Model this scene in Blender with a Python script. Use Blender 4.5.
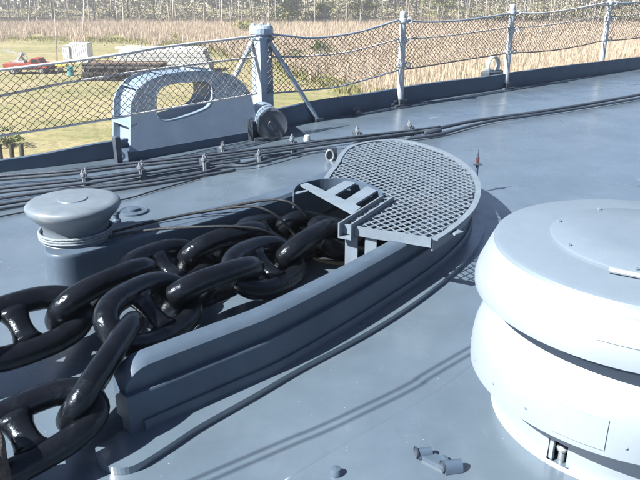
import bpy, math, random
import numpy as np
from mathutils import Vector, Matrix

random.seed(7)
rng = np.random.default_rng(11)
scene = bpy.context.scene
for o in list(bpy.data.objects):
    bpy.data.objects.remove(o)
C = scene.collection
PI = math.pi

# ------------------------------------------------------------------ camera, sky, sun, exposure
EYE = 1.58                      # eye height above the steel deck (deck is z = 0)
PITCH = math.radians(21.1)
FPX = 686.0                     # focal length measured in photo pixels (640 wide)
cam = bpy.data.cameras.new('camera')
cam.sensor_width = 36.0
cam.lens = 36.0 * FPX / 640.0
cam.clip_start = 0.05
cam.clip_end = 3000
cam_o = bpy.data.objects.new('camera', cam)
cam_o.location = (0, 0, EYE)
cam_o.rotation_euler = (PI / 2 - PITCH, 0, 0)
C.objects.link(cam_o)
scene.camera = cam_o

SUN_EL = math.radians(43)
SUN_ROT = math.radians(242)     # clockwise from +Y
TOSUN = Vector((math.sin(SUN_ROT) * math.cos(SUN_EL), math.cos(SUN_ROT) * math.cos(SUN_EL), math.sin(SUN_EL)))
world = bpy.data.worlds.new('World')
scene.world = world
world.use_nodes = True
wn = world.node_tree.nodes
sky = wn.new('ShaderNodeTexSky')
sky.sky_type = 'NISHITA'
sky.sun_disc = False
sky.sun_elevation = SUN_EL
sky.sun_rotation = SUN_ROT
sky.air_density = 0.5
sky.dust_density = 0.35
sky.ozone_density = 1.2
world.node_tree.links.new(sky.outputs[0], wn['Background'].inputs[0])
wn['Background'].inputs[1].default_value = 0.05
sun = bpy.data.lights.new('sun', 'SUN')
sun.energy = 5.0
sun.angle = math.radians(0.53)
sun.color = (1.0, 0.965, 0.91)
sun_o = bpy.data.objects.new('sun', sun)
sun_o.rotation_euler = TOSUN.to_track_quat('Z', 'Y').to_euler()
sun_o.location = (-20, -10, 30)
C.objects.link(sun_o)
scene.view_settings.view_transform = 'Standard'
scene.view_settings.look = 'None'
scene.view_settings.gamma = 1.0
scene.view_settings.use_curve_mapping = False
scene.view_settings.exposure = 1.78

# ------------------------------------------------------------------ survey helpers: photo measurements -> metres on the ship
def ray(px, py):
    x = (px - 320) / FPX; y = (240 - py) / FPX
    return Vector((x, math.cos(PITCH) + y * math.sin(PITCH), -math.sin(PITCH) + y * math.cos(PITCH)))
def P(px, py, z=0.0):
    r = ray(px, py)
    t = (z - EYE) / r.z
    return Vector((r.x * t, r.y * t, z))
def PV(px, py, A, B):           # where the sight line meets the upright plane over plan line A-B
    r = ray(px, py)
    dx, dy = B[0] - A[0], B[1] - A[1]
    t = (dx * A[1] - dy * A[0]) / (dx * r.y - dy * r.x)
    return Vector((r.x * t, r.y * t, EYE + r.z * t))

# ------------------------------------------------------------------ mesh helpers
class MB:
    def __init__(s):
        s.v = []; s.f = []
    def add(s, vs, fs):
        b = len(s.v)
        s.v += [tuple(v) for v in vs]
        s.f += [tuple(i + b for i in f) for f in fs]
        return s
    def box(s, c, size, M=None, bev=0.0):
        hx, hy, hz = size[0] / 2, size[1] / 2, size[2] / 2
        c = Vector(c)
        if bev:
            vs = []
            for z in (-hz, -hz + bev, hz - bev, hz):
                k = bev if abs(z) == hz else 0
                for (a, b) in ((-1, -1), (1, -1), (1, 1), (-1, 1)):
                    vs.append(Vector((a * (hx - k), b * (hy - k), z)))
            fs = [(3, 2, 1, 0), (12, 13, 14, 15)]
            for l in range(3):
                for i in range(4):
                    j = (i + 1) % 4
                    fs.append((l * 4 + i, l * 4 + j, l * 4 + 4 + j, l * 4 + 4 + i))
        else:
            vs = [Vector((x, y, z)) for z in (-hz, hz) for (x, y) in ((-hx, -hy), (hx, -hy), (hx, hy), (-hx, hy))]
            fs = [(3, 2, 1, 0), (4, 5, 6, 7), (0, 1, 5, 4), (1, 2, 6, 5), (2, 3, 7, 6), (3, 0, 4, 7)]
        if M is not None:
            vs = [M @ v for v in vs]
        return s.add([v + c for v in vs], fs)
    def tube(s, pts, r, n=8, closed=False, caps=True):
        pts = [Vector(p) for p in pts]
        m = len(pts)
        rs = r if isinstance(r, (list, tuple)) else [r] * m
        vs = []; up = None
        for i in range(m):
            if closed:
                t = pts[(i + 1) % m] - pts[(i - 1) % m]
            else:
                t = pts[min(i + 1, m - 1)] - pts[max(i - 1, 0)]
            if t.length < 1e-9: t = Vector((0, 0, 1))
            t.normalize()
            if up is None:
                up = Vector((0, 0, 1)) if abs(t.z) < .9 else Vector((1, 0, 0))
            a = t.cross(up).normalized(); b = a.cross(t).normalized(); up = b
            for k in range(n):
                q = 2 * PI * k / n
                vs.append(pts[i] + a * (math.cos(q) * rs[i]) + b * (math.sin(q) * rs[i]))
        fs = []
        for i in range(m if closed else m - 1):
            j = (i + 1) % m
            for k in range(n):
                l = (k + 1) % n
                fs.append((i * n + k, i * n + l, j * n + l, j * n + k))
        if caps and not closed:
            fs.append(tuple(range(n))[::-1]); fs.append(tuple(range((m - 1) * n, m * n)))
        return s.add(vs, fs)
    def lathe(s, prof, c=(0, 0, 0), n=48, skip=None, capb=False, capt=False, M=None):
        vs = []
        for (r, z) in prof:
            for k in range(n):
                q = 2 * PI * k / n
                v = Vector((r * math.cos(q), r * math.sin(q), z))
                if M is not None: v = M @ v
                vs.append(v + Vector(c))
        fs = []
        for i in range(len(prof) - 1):
            for k in range(n):
                if skip and skip(i, (k + .5) * 360 / n): continue
                l = (k + 1) % n
                fs.append((i * n + k, i * n + l, (i + 1) * n + l, (i + 1) * n + k))
        if capb: fs.append(tuple(range(n))[::-1])
        if capt: fs.append(tuple(range((len(prof) - 1) * n, len(prof) * n)))
        return s.add(vs, fs)
    def prism(s, poly, z0, z1):
        n = len(poly)
        vs = [(p[0], p[1], z0) for p in poly] + [(p[0], p[1], z1) for p in poly]
        fs = [tuple(range(n))[::-1], tuple(range(n, 2 * n))]
        for i in range(n):
            j = (i + 1) % n
            fs.append((i, j, n + j, n + i))
        return s.add(vs, fs)
    def slab(s, poly3, d):          # flat polygon in space given thickness vector d
        n = len(poly3); d = Vector(d)
        vs = [Vector(p) for p in poly3] + [Vector(p) + d for p in poly3]
        fs = [tuple(range(n)), tuple(range(n, 2 * n))[::-1]]
        for i in range(n):
            j = (i + 1) % n
            fs.append((i, n + i, n + j, j))
        return s.add(vs, fs)
    def loft(s, secs, closed=False, caps=True):
        n = len(secs[0]); m = len(secs); vs = [v for sec in secs for v in sec]; fs = []
        for i in range(m if closed else m - 1):
            j = (i + 1) % m
            for k in range(n):
                l = (k + 1) % n
                fs.append((i * n + k, j * n + k, j * n + l, i * n + l))
        if caps and not closed:
            fs.append(tuple(range(n))); fs.append(tuple(range((m - 1) * n, m * n))[::-1])
        return s.add(vs, fs)
    def bar(s, a, b, w, h, up=(0, 0, 1)):     # flat bar from a to b
        a = Vector(a); b = Vector(b); t = (b - a).normalized(); u = Vector(up)
        x = t.cross(u).normalized(); y = x.cross(t).normalized()
        secs = []
        for p in (a, b):
            secs.append([p + x * (i * w / 2) + y * (j * h / 2) for i, j in ((-1, -1), (1, -1), (1, 1), (-1, 1))])
        return s.loft(secs)

def wloc(o):
    v = Vector((0, 0, 0))
    while o is not None:
        v += o.location; o = o.parent
    return v
def build(name, mb, mat, parent=None, smooth=False, local=False, angle=None):
    me = bpy.data.meshes.new(name)
    off = Vector((0, 0, 0)) if (parent is None or local) else wloc(parent)
    me.from_pydata([(v[0] - off.x, v[1] - off.y, v[2] - off.z) for v in mb.v], [], mb.f)
    me.update()
    import bmesh
    if len(mb.f) < 60000:
        bm = bmesh.new(); bm.from_mesh(me)
        bmesh.ops.recalc_face_normals(bm, faces=bm.faces)
        bm.to_mesh(me); bm.free()
    if smooth:
        me.polygons.foreach_set('use_smooth', [True] * len(me.polygons))
        if angle is not None:
            try: me.set_sharp_from_angle(angle=math.radians(angle))
            except Exception: pass
    if mat: me.materials.append(mat)
    o = bpy.data.objects.new(name, me); C.objects.link(o)
    if parent is not None: o.parent = parent
    return o
def tag(o, label=None, cat=None, group=None, kind=None):
    if label: o['label'] = label
    if cat: o['category'] = cat
    if group: o['group'] = group
    if kind: o['kind'] = kind
    return o
def thing(name, loc, label, cat, group=None):
    o = bpy.data.objects.new(name, None); C.objects.link(o)
    o.empty_display_size = .1
    o.location = loc
    return tag(o, label, cat, group)
def copy_tree(o, parent=None):
    c = o.copy(); C.objects.link(c); c.parent = parent
    for ch in list(o.children): copy_tree(ch, c)
    return c
def cr(pts, k=8):
    pts = [Vector((p[0], p[1], p[2] if len(p) > 2 else 0.0)) for p in pts]; out = []
    for i in range(len(pts) - 1):
        p0 = pts[max(i - 1, 0)]; p1 = pts[i]; p2 = pts[i + 1]; p3 = pts[min(i + 2, len(pts) - 1)]
        for j in range(k):
            t = j / k
            out.append(.5 * ((2 * p1) + (p2 - p0) * t + (2 * p0 - 5 * p1 + 4 * p2 - p3) * t * t + (3 * p1 - p0 - 3 * p2 + p3) * t ** 3))
    out.append(pts[-1]); return out
def normals2(path, closed=False):
    m = len(path); ns = []
    for i in range(m):
        a = path[(i - 1) % m] if closed else path[max(i - 1, 0)]
        b = path[(i + 1) % m] if closed else path[min(i + 1, m - 1)]
        t = Vector((b[0] - a[0], b[1] - a[1], 0)).normalized()
        ns.append(Vector((-t.y, t.x, 0)))       # left of the direction of travel
    return ns
def sweep(mb, path, sec, closed=False, caps=True):
    """sec: list of (offset to the left, z) or a function of s in 0..1 giving that list"""
    ns = normals2(path, closed); m = len(path); secs = []
    for i in range(m):
        sc = sec(i / (m - 1)) if callable(sec) else sec
        secs.append([Vector((path[i][0] + ns[i].x * o, path[i][1] + ns[i].y * o, z)) for o, z in sc])
    return mb.loft(secs, closed, caps)
def inside(pt, poly):
    x, y = pt[0], pt[1]; c = False; j = len(poly) - 1
    for i in range(len(poly)):
        xi, yi = poly[i][0], poly[i][1]; xj, yj = poly[j][0], poly[j][1]
        if (yi > y) != (yj > y) and x < (xj - xi) * (y - yi) / (yj - yi) + xi: c = not c
        j = i
    return c

# ------------------------------------------------------------------ materials
def mat(name, col, rough=.5, var=.12, scale=3.0, bump=0.0, bscale=60.0, metal=0.0, spec=.5, col2=None, speck=None, coat=0.0, rvar=0.0, stain=None, buckle=0.0, scuff=None):
    m = bpy.data.materials.new(name); m.use_nodes = True
    nt = m.node_tree; n = nt.nodes; L = nt.links.new
    b = n['Principled BSDF']
    b.inputs['Roughness'].default_value = rough
    b.inputs['Metallic'].default_value = metal
    b.inputs['Specular IOR Level'].default_value = spec
    if coat: b.inputs['Coat Weight'].default_value = coat; b.inputs['Coat Roughness'].default_value = .24; b.inputs['Coat IOR'].default_value = 1.8
    tc = n.new('ShaderNodeTexCoord')
    geo = n.new('ShaderNodeNewGeometry')
    src = geo.outputs['Position']
    nz = n.new('ShaderNodeTexNoise'); nz.inputs['Scale'].default_value = scale; nz.inputs['Detail'].default_value = 6; nz.inputs['Roughness'].default_value = .65
    L(src, nz.inputs['Vector'])
    rp = n.new('ShaderNodeValToRGB')
    c2 = col2 if col2 else tuple(min(1, c * (1 + var * 1.2)) for c in col)
    c1 = tuple(c * (1 - var) for c in col)
    rp.color_ramp.elements[0].position = .32; rp.color_ramp.elements[0].color = (*c1, 1)
    rp.color_ramp.elements[1].position = .68; rp.color_ramp.elements[1].color = (*c2, 1)
    L(nz.outputs['Fac'], rp.inputs['Fac'])
    last = rp.outputs['Color']
    if stain:
        sc, scol, lo, hi, amt = stain
        sn = n.new('ShaderNodeTexNoise'); sn.inputs['Scale'].default_value = sc; sn.inputs['Detail'].default_value = 8; sn.inputs['Roughness'].default_value = .7
        L(src, sn.inputs['Vector'])
        mr = n.new('ShaderNodeMapRange'); mr.inputs[1].default_value = lo; mr.inputs[2].default_value = hi; mr.inputs[4].default_value = amt
        L(sn.outputs['Fac'], mr.inputs[0])
        mx = n.new('ShaderNodeMixRGB'); mx.inputs[2].default_value = (*scol, 1)
        L(mr.outputs[0], mx.inputs[0]); L(last, mx.inputs[1]); last = mx.outputs[0]
    if scuff:
        ssc, scol = scuff
        mp = n.new('ShaderNodeMapping'); mp.inputs['Rotation'].default_value = (0, 0, .7); mp.inputs['Scale'].default_value = (1, .16, 1); L(src, mp.inputs[0])
        sn = n.new('ShaderNodeTexNoise'); sn.inputs['Scale'].default_value = ssc; sn.inputs['Detail'].default_value = 9; sn.inputs['Roughness'].default_value = .75
        L(mp.outputs[0], sn.inputs['Vector'])
        mr = n.new('ShaderNodeMapRange'); mr.inputs[1].default_value = .60; mr.inputs[2].default_value = .74; mr.inputs[4].default_value = .7
        L(sn.outputs['Fac'], mr.inputs[0])
        mx = n.new('ShaderNodeMixRGB'); mx.inputs[2].default_value = (*scol, 1)
        L(mr.outputs[0], mx.inputs[0]); L(last, mx.inputs[1]); last = mx.outputs[0]
    if speck:
        ssc, scol, th = speck
        vo = n.new('ShaderNodeTexVoronoi'); vo.inputs['Scale'].default_value = ssc
        L(src, vo.inputs['Vector'])
        sp = n.new('ShaderNodeTexNoise'); sp.inputs['Scale'].default_value = ssc * .23; sp.inputs['Detail'].default_value = 2
        L(src, sp.inputs['Vector'])
        ml = n.new('ShaderNodeMath'); ml.operation = 'MULTIPLY'; L(sp.outputs['Fac'], ml.inputs[0]); ml.inputs[1].default_value = th * 2
        lt = n.new('ShaderNodeMath'); lt.operation = 'LESS_THAN'; L(vo.outputs['Distance'], lt.inputs[0]); L(ml.outputs[0], lt.inputs[1])
        gt = n.new('ShaderNodeMath'); gt.operation = 'GREATER_THAN'; L(sp.outputs['Fac'], gt.inputs[0]); gt.inputs[1].default_value = .6
        mm = n.new('ShaderNodeMath'); mm.operation = 'MULTIPLY'; L(lt.outputs[0], mm.inputs[0]); L(gt.outputs[0], mm.inputs[1])
        mx = n.new('ShaderNodeMixRGB'); mx.inputs[2].default_value = (*scol, 1)
        L(mm.outputs[0], mx.inputs[0]); L(last, mx.inputs[1]); last = mx.outputs[0]
    L(last, b.inputs['Base Color'])
    if rvar:
        mr = n.new('ShaderNodeMapRange'); mr.inputs[3].default_value = rough - rvar; mr.inputs[4].default_value = rough + rvar
        rn = n.new('ShaderNodeTexNoise'); rn.inputs['Scale'].default_value = scale * 2.3; rn.inputs['Detail'].default_value = 5
        L(src, rn.inputs['Vector'])
        L(rn.outputs['Fac'], mr.inputs[0]); L(mr.outputs[0], b.inputs['Roughness'])
    if bump:
        bn = n.new('ShaderNodeTexNoise'); bn.inputs['Scale'].default_value = bscale; bn.inputs['Detail'].default_value = 4
        L(src, bn.inputs['Vector'])
        bp = n.new('ShaderNodeBump'); bp.inputs['Strength'].default_value = bump; bp.inputs['Distance'].default_value = .01
        L(bn.outputs['Fac'], bp.inputs['Height']); L(bp.outputs[0], b.inputs['Normal'])
        if buckle:
            b2 = n.new('ShaderNodeTexNoise'); b2.inputs['Scale'].default_value = 1.7; b2.inputs['Detail'].default_value = 2
            L(src, b2.inputs['Vector'])
            p2 = n.new('ShaderNodeBump'); p2.inputs['Strength'].default_value = buckle; p2.inputs['Distance'].default_value = .09
            L(b2.outputs['Fac'], p2.inputs['Height']); L(p2.outputs[0], bp.inputs['Normal'])
            if coat: L(p2.outputs[0], b.inputs['Coat Normal'])
    return m
def leafmat(name, c1, c2, rough=.7, trans=0.0):
    m = bpy.data.materials.new(name); m.use_nodes = True
    nt = m.node_tree; n = nt.nodes; L = nt.links.new; b = n['Principled BSDF']
    g = n.new('ShaderNodeNewGeometry'); rp = n.new('ShaderNodeValToRGB')
    rp.color_ramp.elements[0].color = (*c1, 1); rp.color_ramp.elements[1].color = (*c2, 1)
    L(g.outputs['Random Per Island'], rp.inputs['Fac']); L(rp.outputs['Color'], b.inputs['Base Color'])
    b.inputs['Roughness'].default_value = rough; b.inputs['Specular IOR Level'].default_value = .15
    return m

M_deck = mat('deck_blue_paint', (.082, .114, .147), .29, .14, 1.6, .07, 180, buckle=.22, scuff=(11, (.135, .165, .19)), speck=(30, (.26, .28, .29), .06), rvar=.09, coat=.8, stain=(.9, (.115, .149, .182), .50, .75, .8))
M_blue = mat('ship_blue_paint', (.055, .082, .122), .44, .12, 4, .05, 30, rvar=.08, stain=(7, (.085, .112, .145), .60, .78, .5), spec=.22)
M_coam = mat('coaming_blue_paint', (.055, .080, .113), .42, .12, 5, .07, 30, rvar=.08, stain=(9, (.075, .105, .145), .58, .74, .6), spec=.22)
M_drum = mat('light_grey_paint', (.195, .232, .268), .5, .07, 3, .05, 25, rvar=.08, spec=.35, stain=(6, (.155, .18, .205), .56, .8, .6))
M_drumtop = mat('ventilator_top_paint', (.118, .155, .195), .5, .06, 2.5, .08, 120, rvar=.08, stain=(4, (.145, .18, .215), .55, .75, .6))
M_post = mat('stanchion_grey_paint', (.30, .335, .37), .45, .12, 12, .15, 60)
M_bigpost = mat('post_blue_grey_paint', (.24, .30, .375), .45, .12, 9, .2, 50)
M_boll = mat('bollard_paint', (.115, .145, .175), .42, .14, 6, .08, 30, rvar=.1, stain=(8, (.17, .175, .17), .55, .72, .6))
M_chock = mat('chock_blue_paint', (.16, .215, .28), .45, .10, 4, .03, 30, rvar=.08, stain=(6, (.20, .245, .29), .58, .78, .5))
M_dark = mat('dark_fitting_paint', (.04, .052, .07), .45, .2, 14, .2, 60)
M_chain = mat('black_chain_paint', (.0045, .0055, .0078), .22, .3, 10, .36, 42, spec=.34, rvar=.10, stain=(9, (.012, .015, .020), .56, .74, .8))
M_chain.node_tree.nodes['Principled BSDF'].inputs['Specular Tint'].default_value = (.72, .86, 1.0, 1)
M_wire = mat('wire_rope_paint', (.04, .054, .075), .5, .3, 25, .5, 180)
M_wire2 = mat('black_wire_rope', (.012, .015, .019), .55, .3, 25, .5, 180)
M_coil = mat('grey_rope_coil', (.15, .18, .205), .6, .2, 30, .5, 200)
M_rope = mat('white_lifeline_rope', (.45, .46, .47), .7, .15, 20, .4, 160)
M_rope2 = mat('blue_painted_lifeline', (.22, .27, .33), .5, .15, 20, .3, 160)
M_net = mat('brown_net_twine', (.125, .112, .104), .8, .3, 20)
M_grate = mat('grating_paint', (.125, .16, .198), .45, .12, 9, .1, 80)
M_clip = mat('galvanised_clip', (.22, .25, .28), .4, .2, 30, .2, 90, metal=.4)
M_pipe = mat('hawse_pipe_paint', (.03, .035, .045), .7, .2, 6)
M_rust = mat('rusty_coarse_rope', (.055, .047, .042), .85, .5, 60, .8, 120)
M_red = mat('red_mast_paint', (.07, .03, .035), .5, .2, 20)
M_hull = mat('hull_grey_paint', (.13, .16, .19), .5, .12, 1.2, .05, 20)
M_weld = mat('weld_bead_paint', (.135, .168, .20), .42, .12, 14, .3, 120)

# ------------------------------------------------------------------ ground beyond the ship
GZ = -7.5
def ground_mat():
    m = bpy.data.materials.new('field_ground'); m.use_nodes = True
    nt = m.node_tree; n = nt.nodes; L = nt.links.new; b = n['Principled BSDF']
    b.inputs['Roughness'].default_value = .95; b.inputs['Specular IOR Level'].default_value = .1
    g = n.new('ShaderNodeNewGeometry')
    def noise(s, d=6, stretch=None):
        t = n.new('ShaderNodeTexNoise'); t.inputs['Scale'].default_value = s; t.inputs['Detail'].default_value = d; t.inputs['Roughness'].default_value = .68
        if stretch:
            mp = n.new('ShaderNodeMapping'); mp.inputs['Scale'].default_value = stretch; mp.inputs['Rotation'].default_value = (0, 0, .2)
            L(g.outputs['Position'], mp.inputs[0]); L(mp.outputs[0], t.inputs['Vector'])
        else: L(g.outputs['Position'], t.inputs['Vector'])
        return t
    a = noise(.09, 8, (1, 2.6, 1)); r = n.new('ShaderNodeValToRGB'); e = r.color_ramp.elements
    e[0].position = .34; e[0].color = (.17, .175, .085, 1); e[1].position = .66; e[1].color = (.29, .255, .165, 1)
    k = e.new(.5); k.color = (.235, .22, .125, 1)
    L(a.outputs['Fac'], r.inputs[0])
    f = noise(2.2, 7); r2 = n.new('ShaderNodeValToRGB'); e = r2.color_ramp.elements
    e[0].position = .3; e[0].color = (.62, .62, .58, 1); e[1].position = .72; e[1].color = (1.25, 1.2, 1.1, 1)
    L(f.outputs['Fac'], r2.inputs[0])
    mx = n.new('ShaderNodeMixRGB'); mx.blend_type = 'MULTIPLY'; mx.inputs[0].default_value = 1
    L(r.outputs[0], mx.inputs[1]); L(r2.outputs[0], mx.inputs[2])
    d = noise(.22, 5); mr = n.new('ShaderNodeMapRange'); mr.inputs[1].default_value = .56; mr.inputs[2].default_value = .7; mr.inputs[4].default_value = .6
    L(d.outputs['Fac'], mr.inputs[0])
    mx2 = n.new('ShaderNodeMixRGB'); mx2.inputs[2].default_value = (.28, .22, .145, 1)
    L(mr.outputs[0], mx2.inputs[0]); L(mx.outputs[0], mx2.inputs[1]); L(mx2.outputs[0], b.inputs['Base Color'])
    bp = n.new('ShaderNodeBump'); bp.inputs['Strength'].default_value = .7; bp.inputs['Distance'].default_value = .15
    L(f.outputs['Fac'], bp.inputs['Height']); L(bp.outputs[0], b.inputs['Normal'])
    return m
mb = MB()
gx = [-400, -340, -260, -200, -140, -100, -70, -45, -20, 0, 20, 45, 70, 100, 140, 200, 260, 340, 400]
gy = [-150, -120, -90, -60, -20, 10, 25, 35, 45, 55, 65, 75, 85, 95, 105, 120, 140, 170, 220, 280, 340, 400]
vs = [(x, y, GZ + (0 if not (30 < y < 200 and abs(x) < 140) else .10 * math.sin(x * .13 + y * .07))) for y in gy for x in gx]
nx = len(gx)
fs = [(j * nx + i, j * nx + i + 1, (j + 1) * nx + i + 1, (j + 1) * nx + i) for j in range(len(gy) - 1) for i in range(nx - 1)]
mb.add(vs, fs)
tag(build('ground', mb, ground_mat(), smooth=True), kind='structure')
def G(px, py): return P(px, py, GZ)

# ------------------------------------------------------------------ the ship: deck, hull, bulwark
EDGE = cr([(-9, 3.1), (-6.5, 4.0), (-4.5, 4.85), (-2.75, 5.7), (-1.88, 6.22), (-.95, 7.0), (-.08, 7.95), (1.14, 9.1), (2.76, 10.4), (5.8, 12.7), (9, 15.0), (14, 18.2)], 6)
EDGE = [Vector((p[0], p[1], 0)) for p in [Vector((q[0], q[1], 0)) for q in EDGE]]
HU = Vector((.61, .79, 0)).normalized(); HN = Vector((HU.y, -HU.x, 0))
HC = Vector((.45, 4.32, 0))
hole = [HC + HU * (.74 * math.cos(q)) + HN * (.43 * math.sin(q)) for q in [2 * PI * k / 40 for k in range(40)]]
import bmesh
bm = bmesh.new()
outer = [(p.x, p.y) for p in EDGE] + [(15, -8), (-10, -8)]
def loop(pts):
    vs = [bm.verts.new((p[0], p[1], 0)) for p in pts]
    return [bm.edges.new((vs[i], vs[(i + 1) % len(vs)])) for i in range(len(vs))]
ed = loop(outer) + loop([(p.x, p.y) for p in hole])
bmesh.ops.triangle_fill(bm, use_beauty=True, use_dissolve=False, edges=ed)
bmesh.ops.recalc_face_normals(bm, faces=bm.faces)
if sum(f.normal.z for f in bm.faces) < 0: bmesh.ops.reverse_faces(bm, faces=bm.faces)
me = bpy.data.meshes.new('ship_deck'); bm.to_mesh(me); bm.free(); me.materials.append(M_deck)
deck = bpy.data.objects.new('ship_deck', me); C.objects.link(deck)
tag(deck, kind='structure')
def weld(px, z=.001, r=.0012, wd=.018):
    pts = cr([P(a, b, 0) for a, b in px], 6)
    m_ = MB(); sweep(m_, pts, [(-wd / 2, -.002), (-wd / 4, r * .7), (wd / 4, r * .7), (wd / 2, -.002)])
    return build('weld_seam', m_, M_deck, deck, smooth=True)
weld([(470, 150), (520, 162), (570, 174), (640, 187)], wd=.03)
weld([(0, 262), (30, 258), (60, 255)], wd=.012)
weld([(430, 118), (520, 102), (640, 84)], wd=.05, r=.0025)
for pts_ in ([(560, 120), (600, 150), (640, 180)], [(230, 176), (280, 178), (330, 184)], [(285, 480), (350, 440), (430, 395), (490, 350)]):
    weld(pts_, wd=.014)
mb = MB()
secs = []
for p, nn in zip(EDGE, normals2(EDGE)):
    secs.append([p + nn * .03 + Vector((0, 0, -.004)), p + nn * .02 + Vector((0, 0, -.4)), p - nn * .5 + Vector((0, 0, -4)), p - nn * 1.2 + Vector((0, 0, GZ - .3))])
n4 = 4
mb.add([v for s in secs for v in s], [(i * n4 + k, (i + 1) * n4 + k, (i + 1) * n4 + k + 1, i * n4 + k + 1) for i in range(len(secs) - 1) for k in range(3)])
tag(build('ship_hull', mb, M_hull, smooth=True), kind='structure')

mb = MB()
def bul(s):
    x = -9 + 23 * s
    h = .10 if s < .26 else min(.215, .10 + (s - .26) * .55)
    h += .006 * math.sin(s * 60)
    return [(0.0, .003), (0.0, h), (.03, h + .006), (.03, -.02)]
sweep(mb, EDGE, bul)
bulwark = build('bulwark', mb, M_blue)
tag(bulwark, 'low blue grey bulwark strip along the curved deck edge', 'bulwark')
# ring welded on the bulwark lip
rp_ = P(491, 88, 0)
rg = thing('deck_edge_ring', rp_, 'small round fairlead ring on a dark block at the bulwark near the second stanchion', 'fairlead')
tdir = Vector((.78, .62, 0)); M_ = Matrix.Rotation(math.atan2(.62, .78), 4, 'Z')
c0 = rp_ + Vector((0, 0, .34))
m_ = MB(); pts = []
for k in range(28):
    q = 2 * PI * k / 28
    pts.append(c0 + tdir * (.135 * math.cos(q)) + Vector((0, 0, .135 * math.sin(q))))
secs = []
for k in range(28):
    q = 2 * PI * k / 28
    rad = tdir * math.cos(q) + Vector((0, 0, math.sin(q))); ax = Vector((.62, -.78, 0))
    secs.append([c0 + rad * (.105 + a) + ax * b for a, b in ((0, -.03), (.02, -.04), (.032, 0), (.02, .04), (0, .03))])
m_.loft(secs, closed=True)
build('ring', m_, M_post, rg, smooth=True)
m_ = MB(); m_.box(rp_ + Vector((0, 0, .13)), (.34, .16, .26), M_, .02); build('block', m_, M_dark, rg)
# ------------------------------------------------------------------ hawse coaming round the chain opening
NEAR = [(-.675, 2.07), (-.55, 2.18), (-.36, 2.345), (-.17, 2.515), (.11, 2.84), (.33, 3.12), (.54, 3.40), (.74, 3.70), (.91, 4.03), (1.01, 4.36), (1.03, 4.72), (.93, 5.08), (.70, 5.33), (.42, 5.36), (.20, 5.12), (.03, 4.80), (-.16, 4.50), (-.42, 4.18), (-.75, 3.88), (-1.06, 3.66), (-1.27, 3.53)]
WALL = cr(NEAR, 6)
NW = len(WALL)
co = thing('hawse_coaming', (.45, 4.3, 0), 'long horseshoe steel coaming, blue grey, round the chain opening under the grating', 'coaming')
def prof(s):
    # left of travel is the trough side; near leg 0..~.35, bow end ~.5, far leg to 1
    tip = min(1, s / .035)
    top = .285 - .06 * (1 - tip) ** 2
    w = .10
    if s > .72: w = .10 + (s - .72) / .28 * .13
    return top, w
def sec_up(s):
    top, w = prof(s)
    r = .018
    return [(.028, .182), (.026, top - r), (.032 + r * .6, top - .004), (.05 + r, top), (.028 + w - r, top), (.028 + w, top - r), (.028 + w, .05), (.06, .05)]
mb = MB(); sweep(mb, WALL, sec_up); build('upper_plate', mb, M_coam, co, smooth=True, angle=40)
def sec_lo(s): return [(0, .02), (0, .172), (.006, .180), (.062, .181), (.062, .02)]
mb = MB(); sweep(mb, [WALL[0] - (WALL[1] - WALL[0]).normalized() * .01] + WALL[1:], sec_lo); build('lower_plate', mb, M_coam, co, smooth=True, angle=40)
def sec_mid(s): return [(-.018, .02), (-.018, .062), (-.012, .07), (.002, .07), (.002, .02)]
mb = MB(); sweep(mb, WALL[2:-6], sec_mid); build('rubbing_strip', mb, M_coam, co, smooth=True, angle=40)
# base flange, wider rounded toe at the near end
FL = cr([(-.79, 1.985), (-.76, 1.925), (-.70, 1.885), (-.63, 1.895), (-.54, 2.0), (-.448, 2.12), (-.25, 2.335), (-.085, 2.52), (.19, 2.80), (.42, 3.07), (.62, 3.34), (.83, 3.66), (1.0, 4.0), (1.11, 4.36), (1.13, 4.74), (1.02, 5.14), (.74, 5.43), (.40, 5.47), (.12, 5.2), (-.06, 4.88), (-.26, 4.58), (-.52, 4.28), (-.85, 3.98)], 5)
inn = [p + n_ * .05 for p, n_ in zip(WALL, normals2(WALL))][:-14]
def filled(loop_pts, z0, z1):
    bm = bmesh.new()
    vs = [bm.verts.new((p[0], p[1], z1)) for p in loop_pts]
    ed = [bm.edges.new((vs[i], vs[(i + 1) % len(vs)])) for i in range(len(vs))]
    bmesh.ops.triangle_fill(bm, use_beauty=True, use_dissolve=False, edges=ed)
    ex = bmesh.ops.extrude_face_region(bm, geom=[f for f in bm.faces])
    bmesh.ops.translate(bm, verts=[v for v in ex['geom'] if isinstance(v, bmesh.types.BMVert)], vec=(0, 0, z0 - z1))
    bm.verts.index_update()
    m_ = MB(); m_.add([v.co.copy() for v in bm.verts], [tuple(v.index for v in f.verts) for f in bm.faces]); bm.free()
    return m_
build('base_flange', filled(list(FL) + inn[::-1], .001, .030), M_deck, co)
# bollard pad: round end of the far leg
BC = Vector((-1.292, 3.42, 0))
pad = cr([(-1.38, 3.54), (-1.425, 3.42), (-1.42, 3.29), (-1.385, 3.195), (-1.31, 3.145), (-1.22, 3.165), (-1.10, 3.262)], 4) + [Vector(p + (0,)) for p in ((-.95, 3.39), (-.74, 3.565), (-.52, 3.77), (-.36, 3.95), (-.36, 4.05), (-.72, 3.80), (-1.02, 3.66), (-1.24, 3.62))]
pcn = Vector((-1.1, 3.45, 0))
mb = MB(); n_p = len(pad)
for z_, k_ in ((.002, 1.0), (.262, 1.0), (.276, .992), (.282, .975)):
    mb.v += [tuple(pcn + (p - pcn) * k_ + Vector((0, 0, z_))) for p in pad]
for l_ in range(3):
    mb.f += [(l_ * n_p + i, l_ * n_p + (i + 1) % n_p, (l_ + 1) * n_p + (i + 1) % n_p, (l_ + 1) * n_p + i) for i in range(n_p)]
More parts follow.
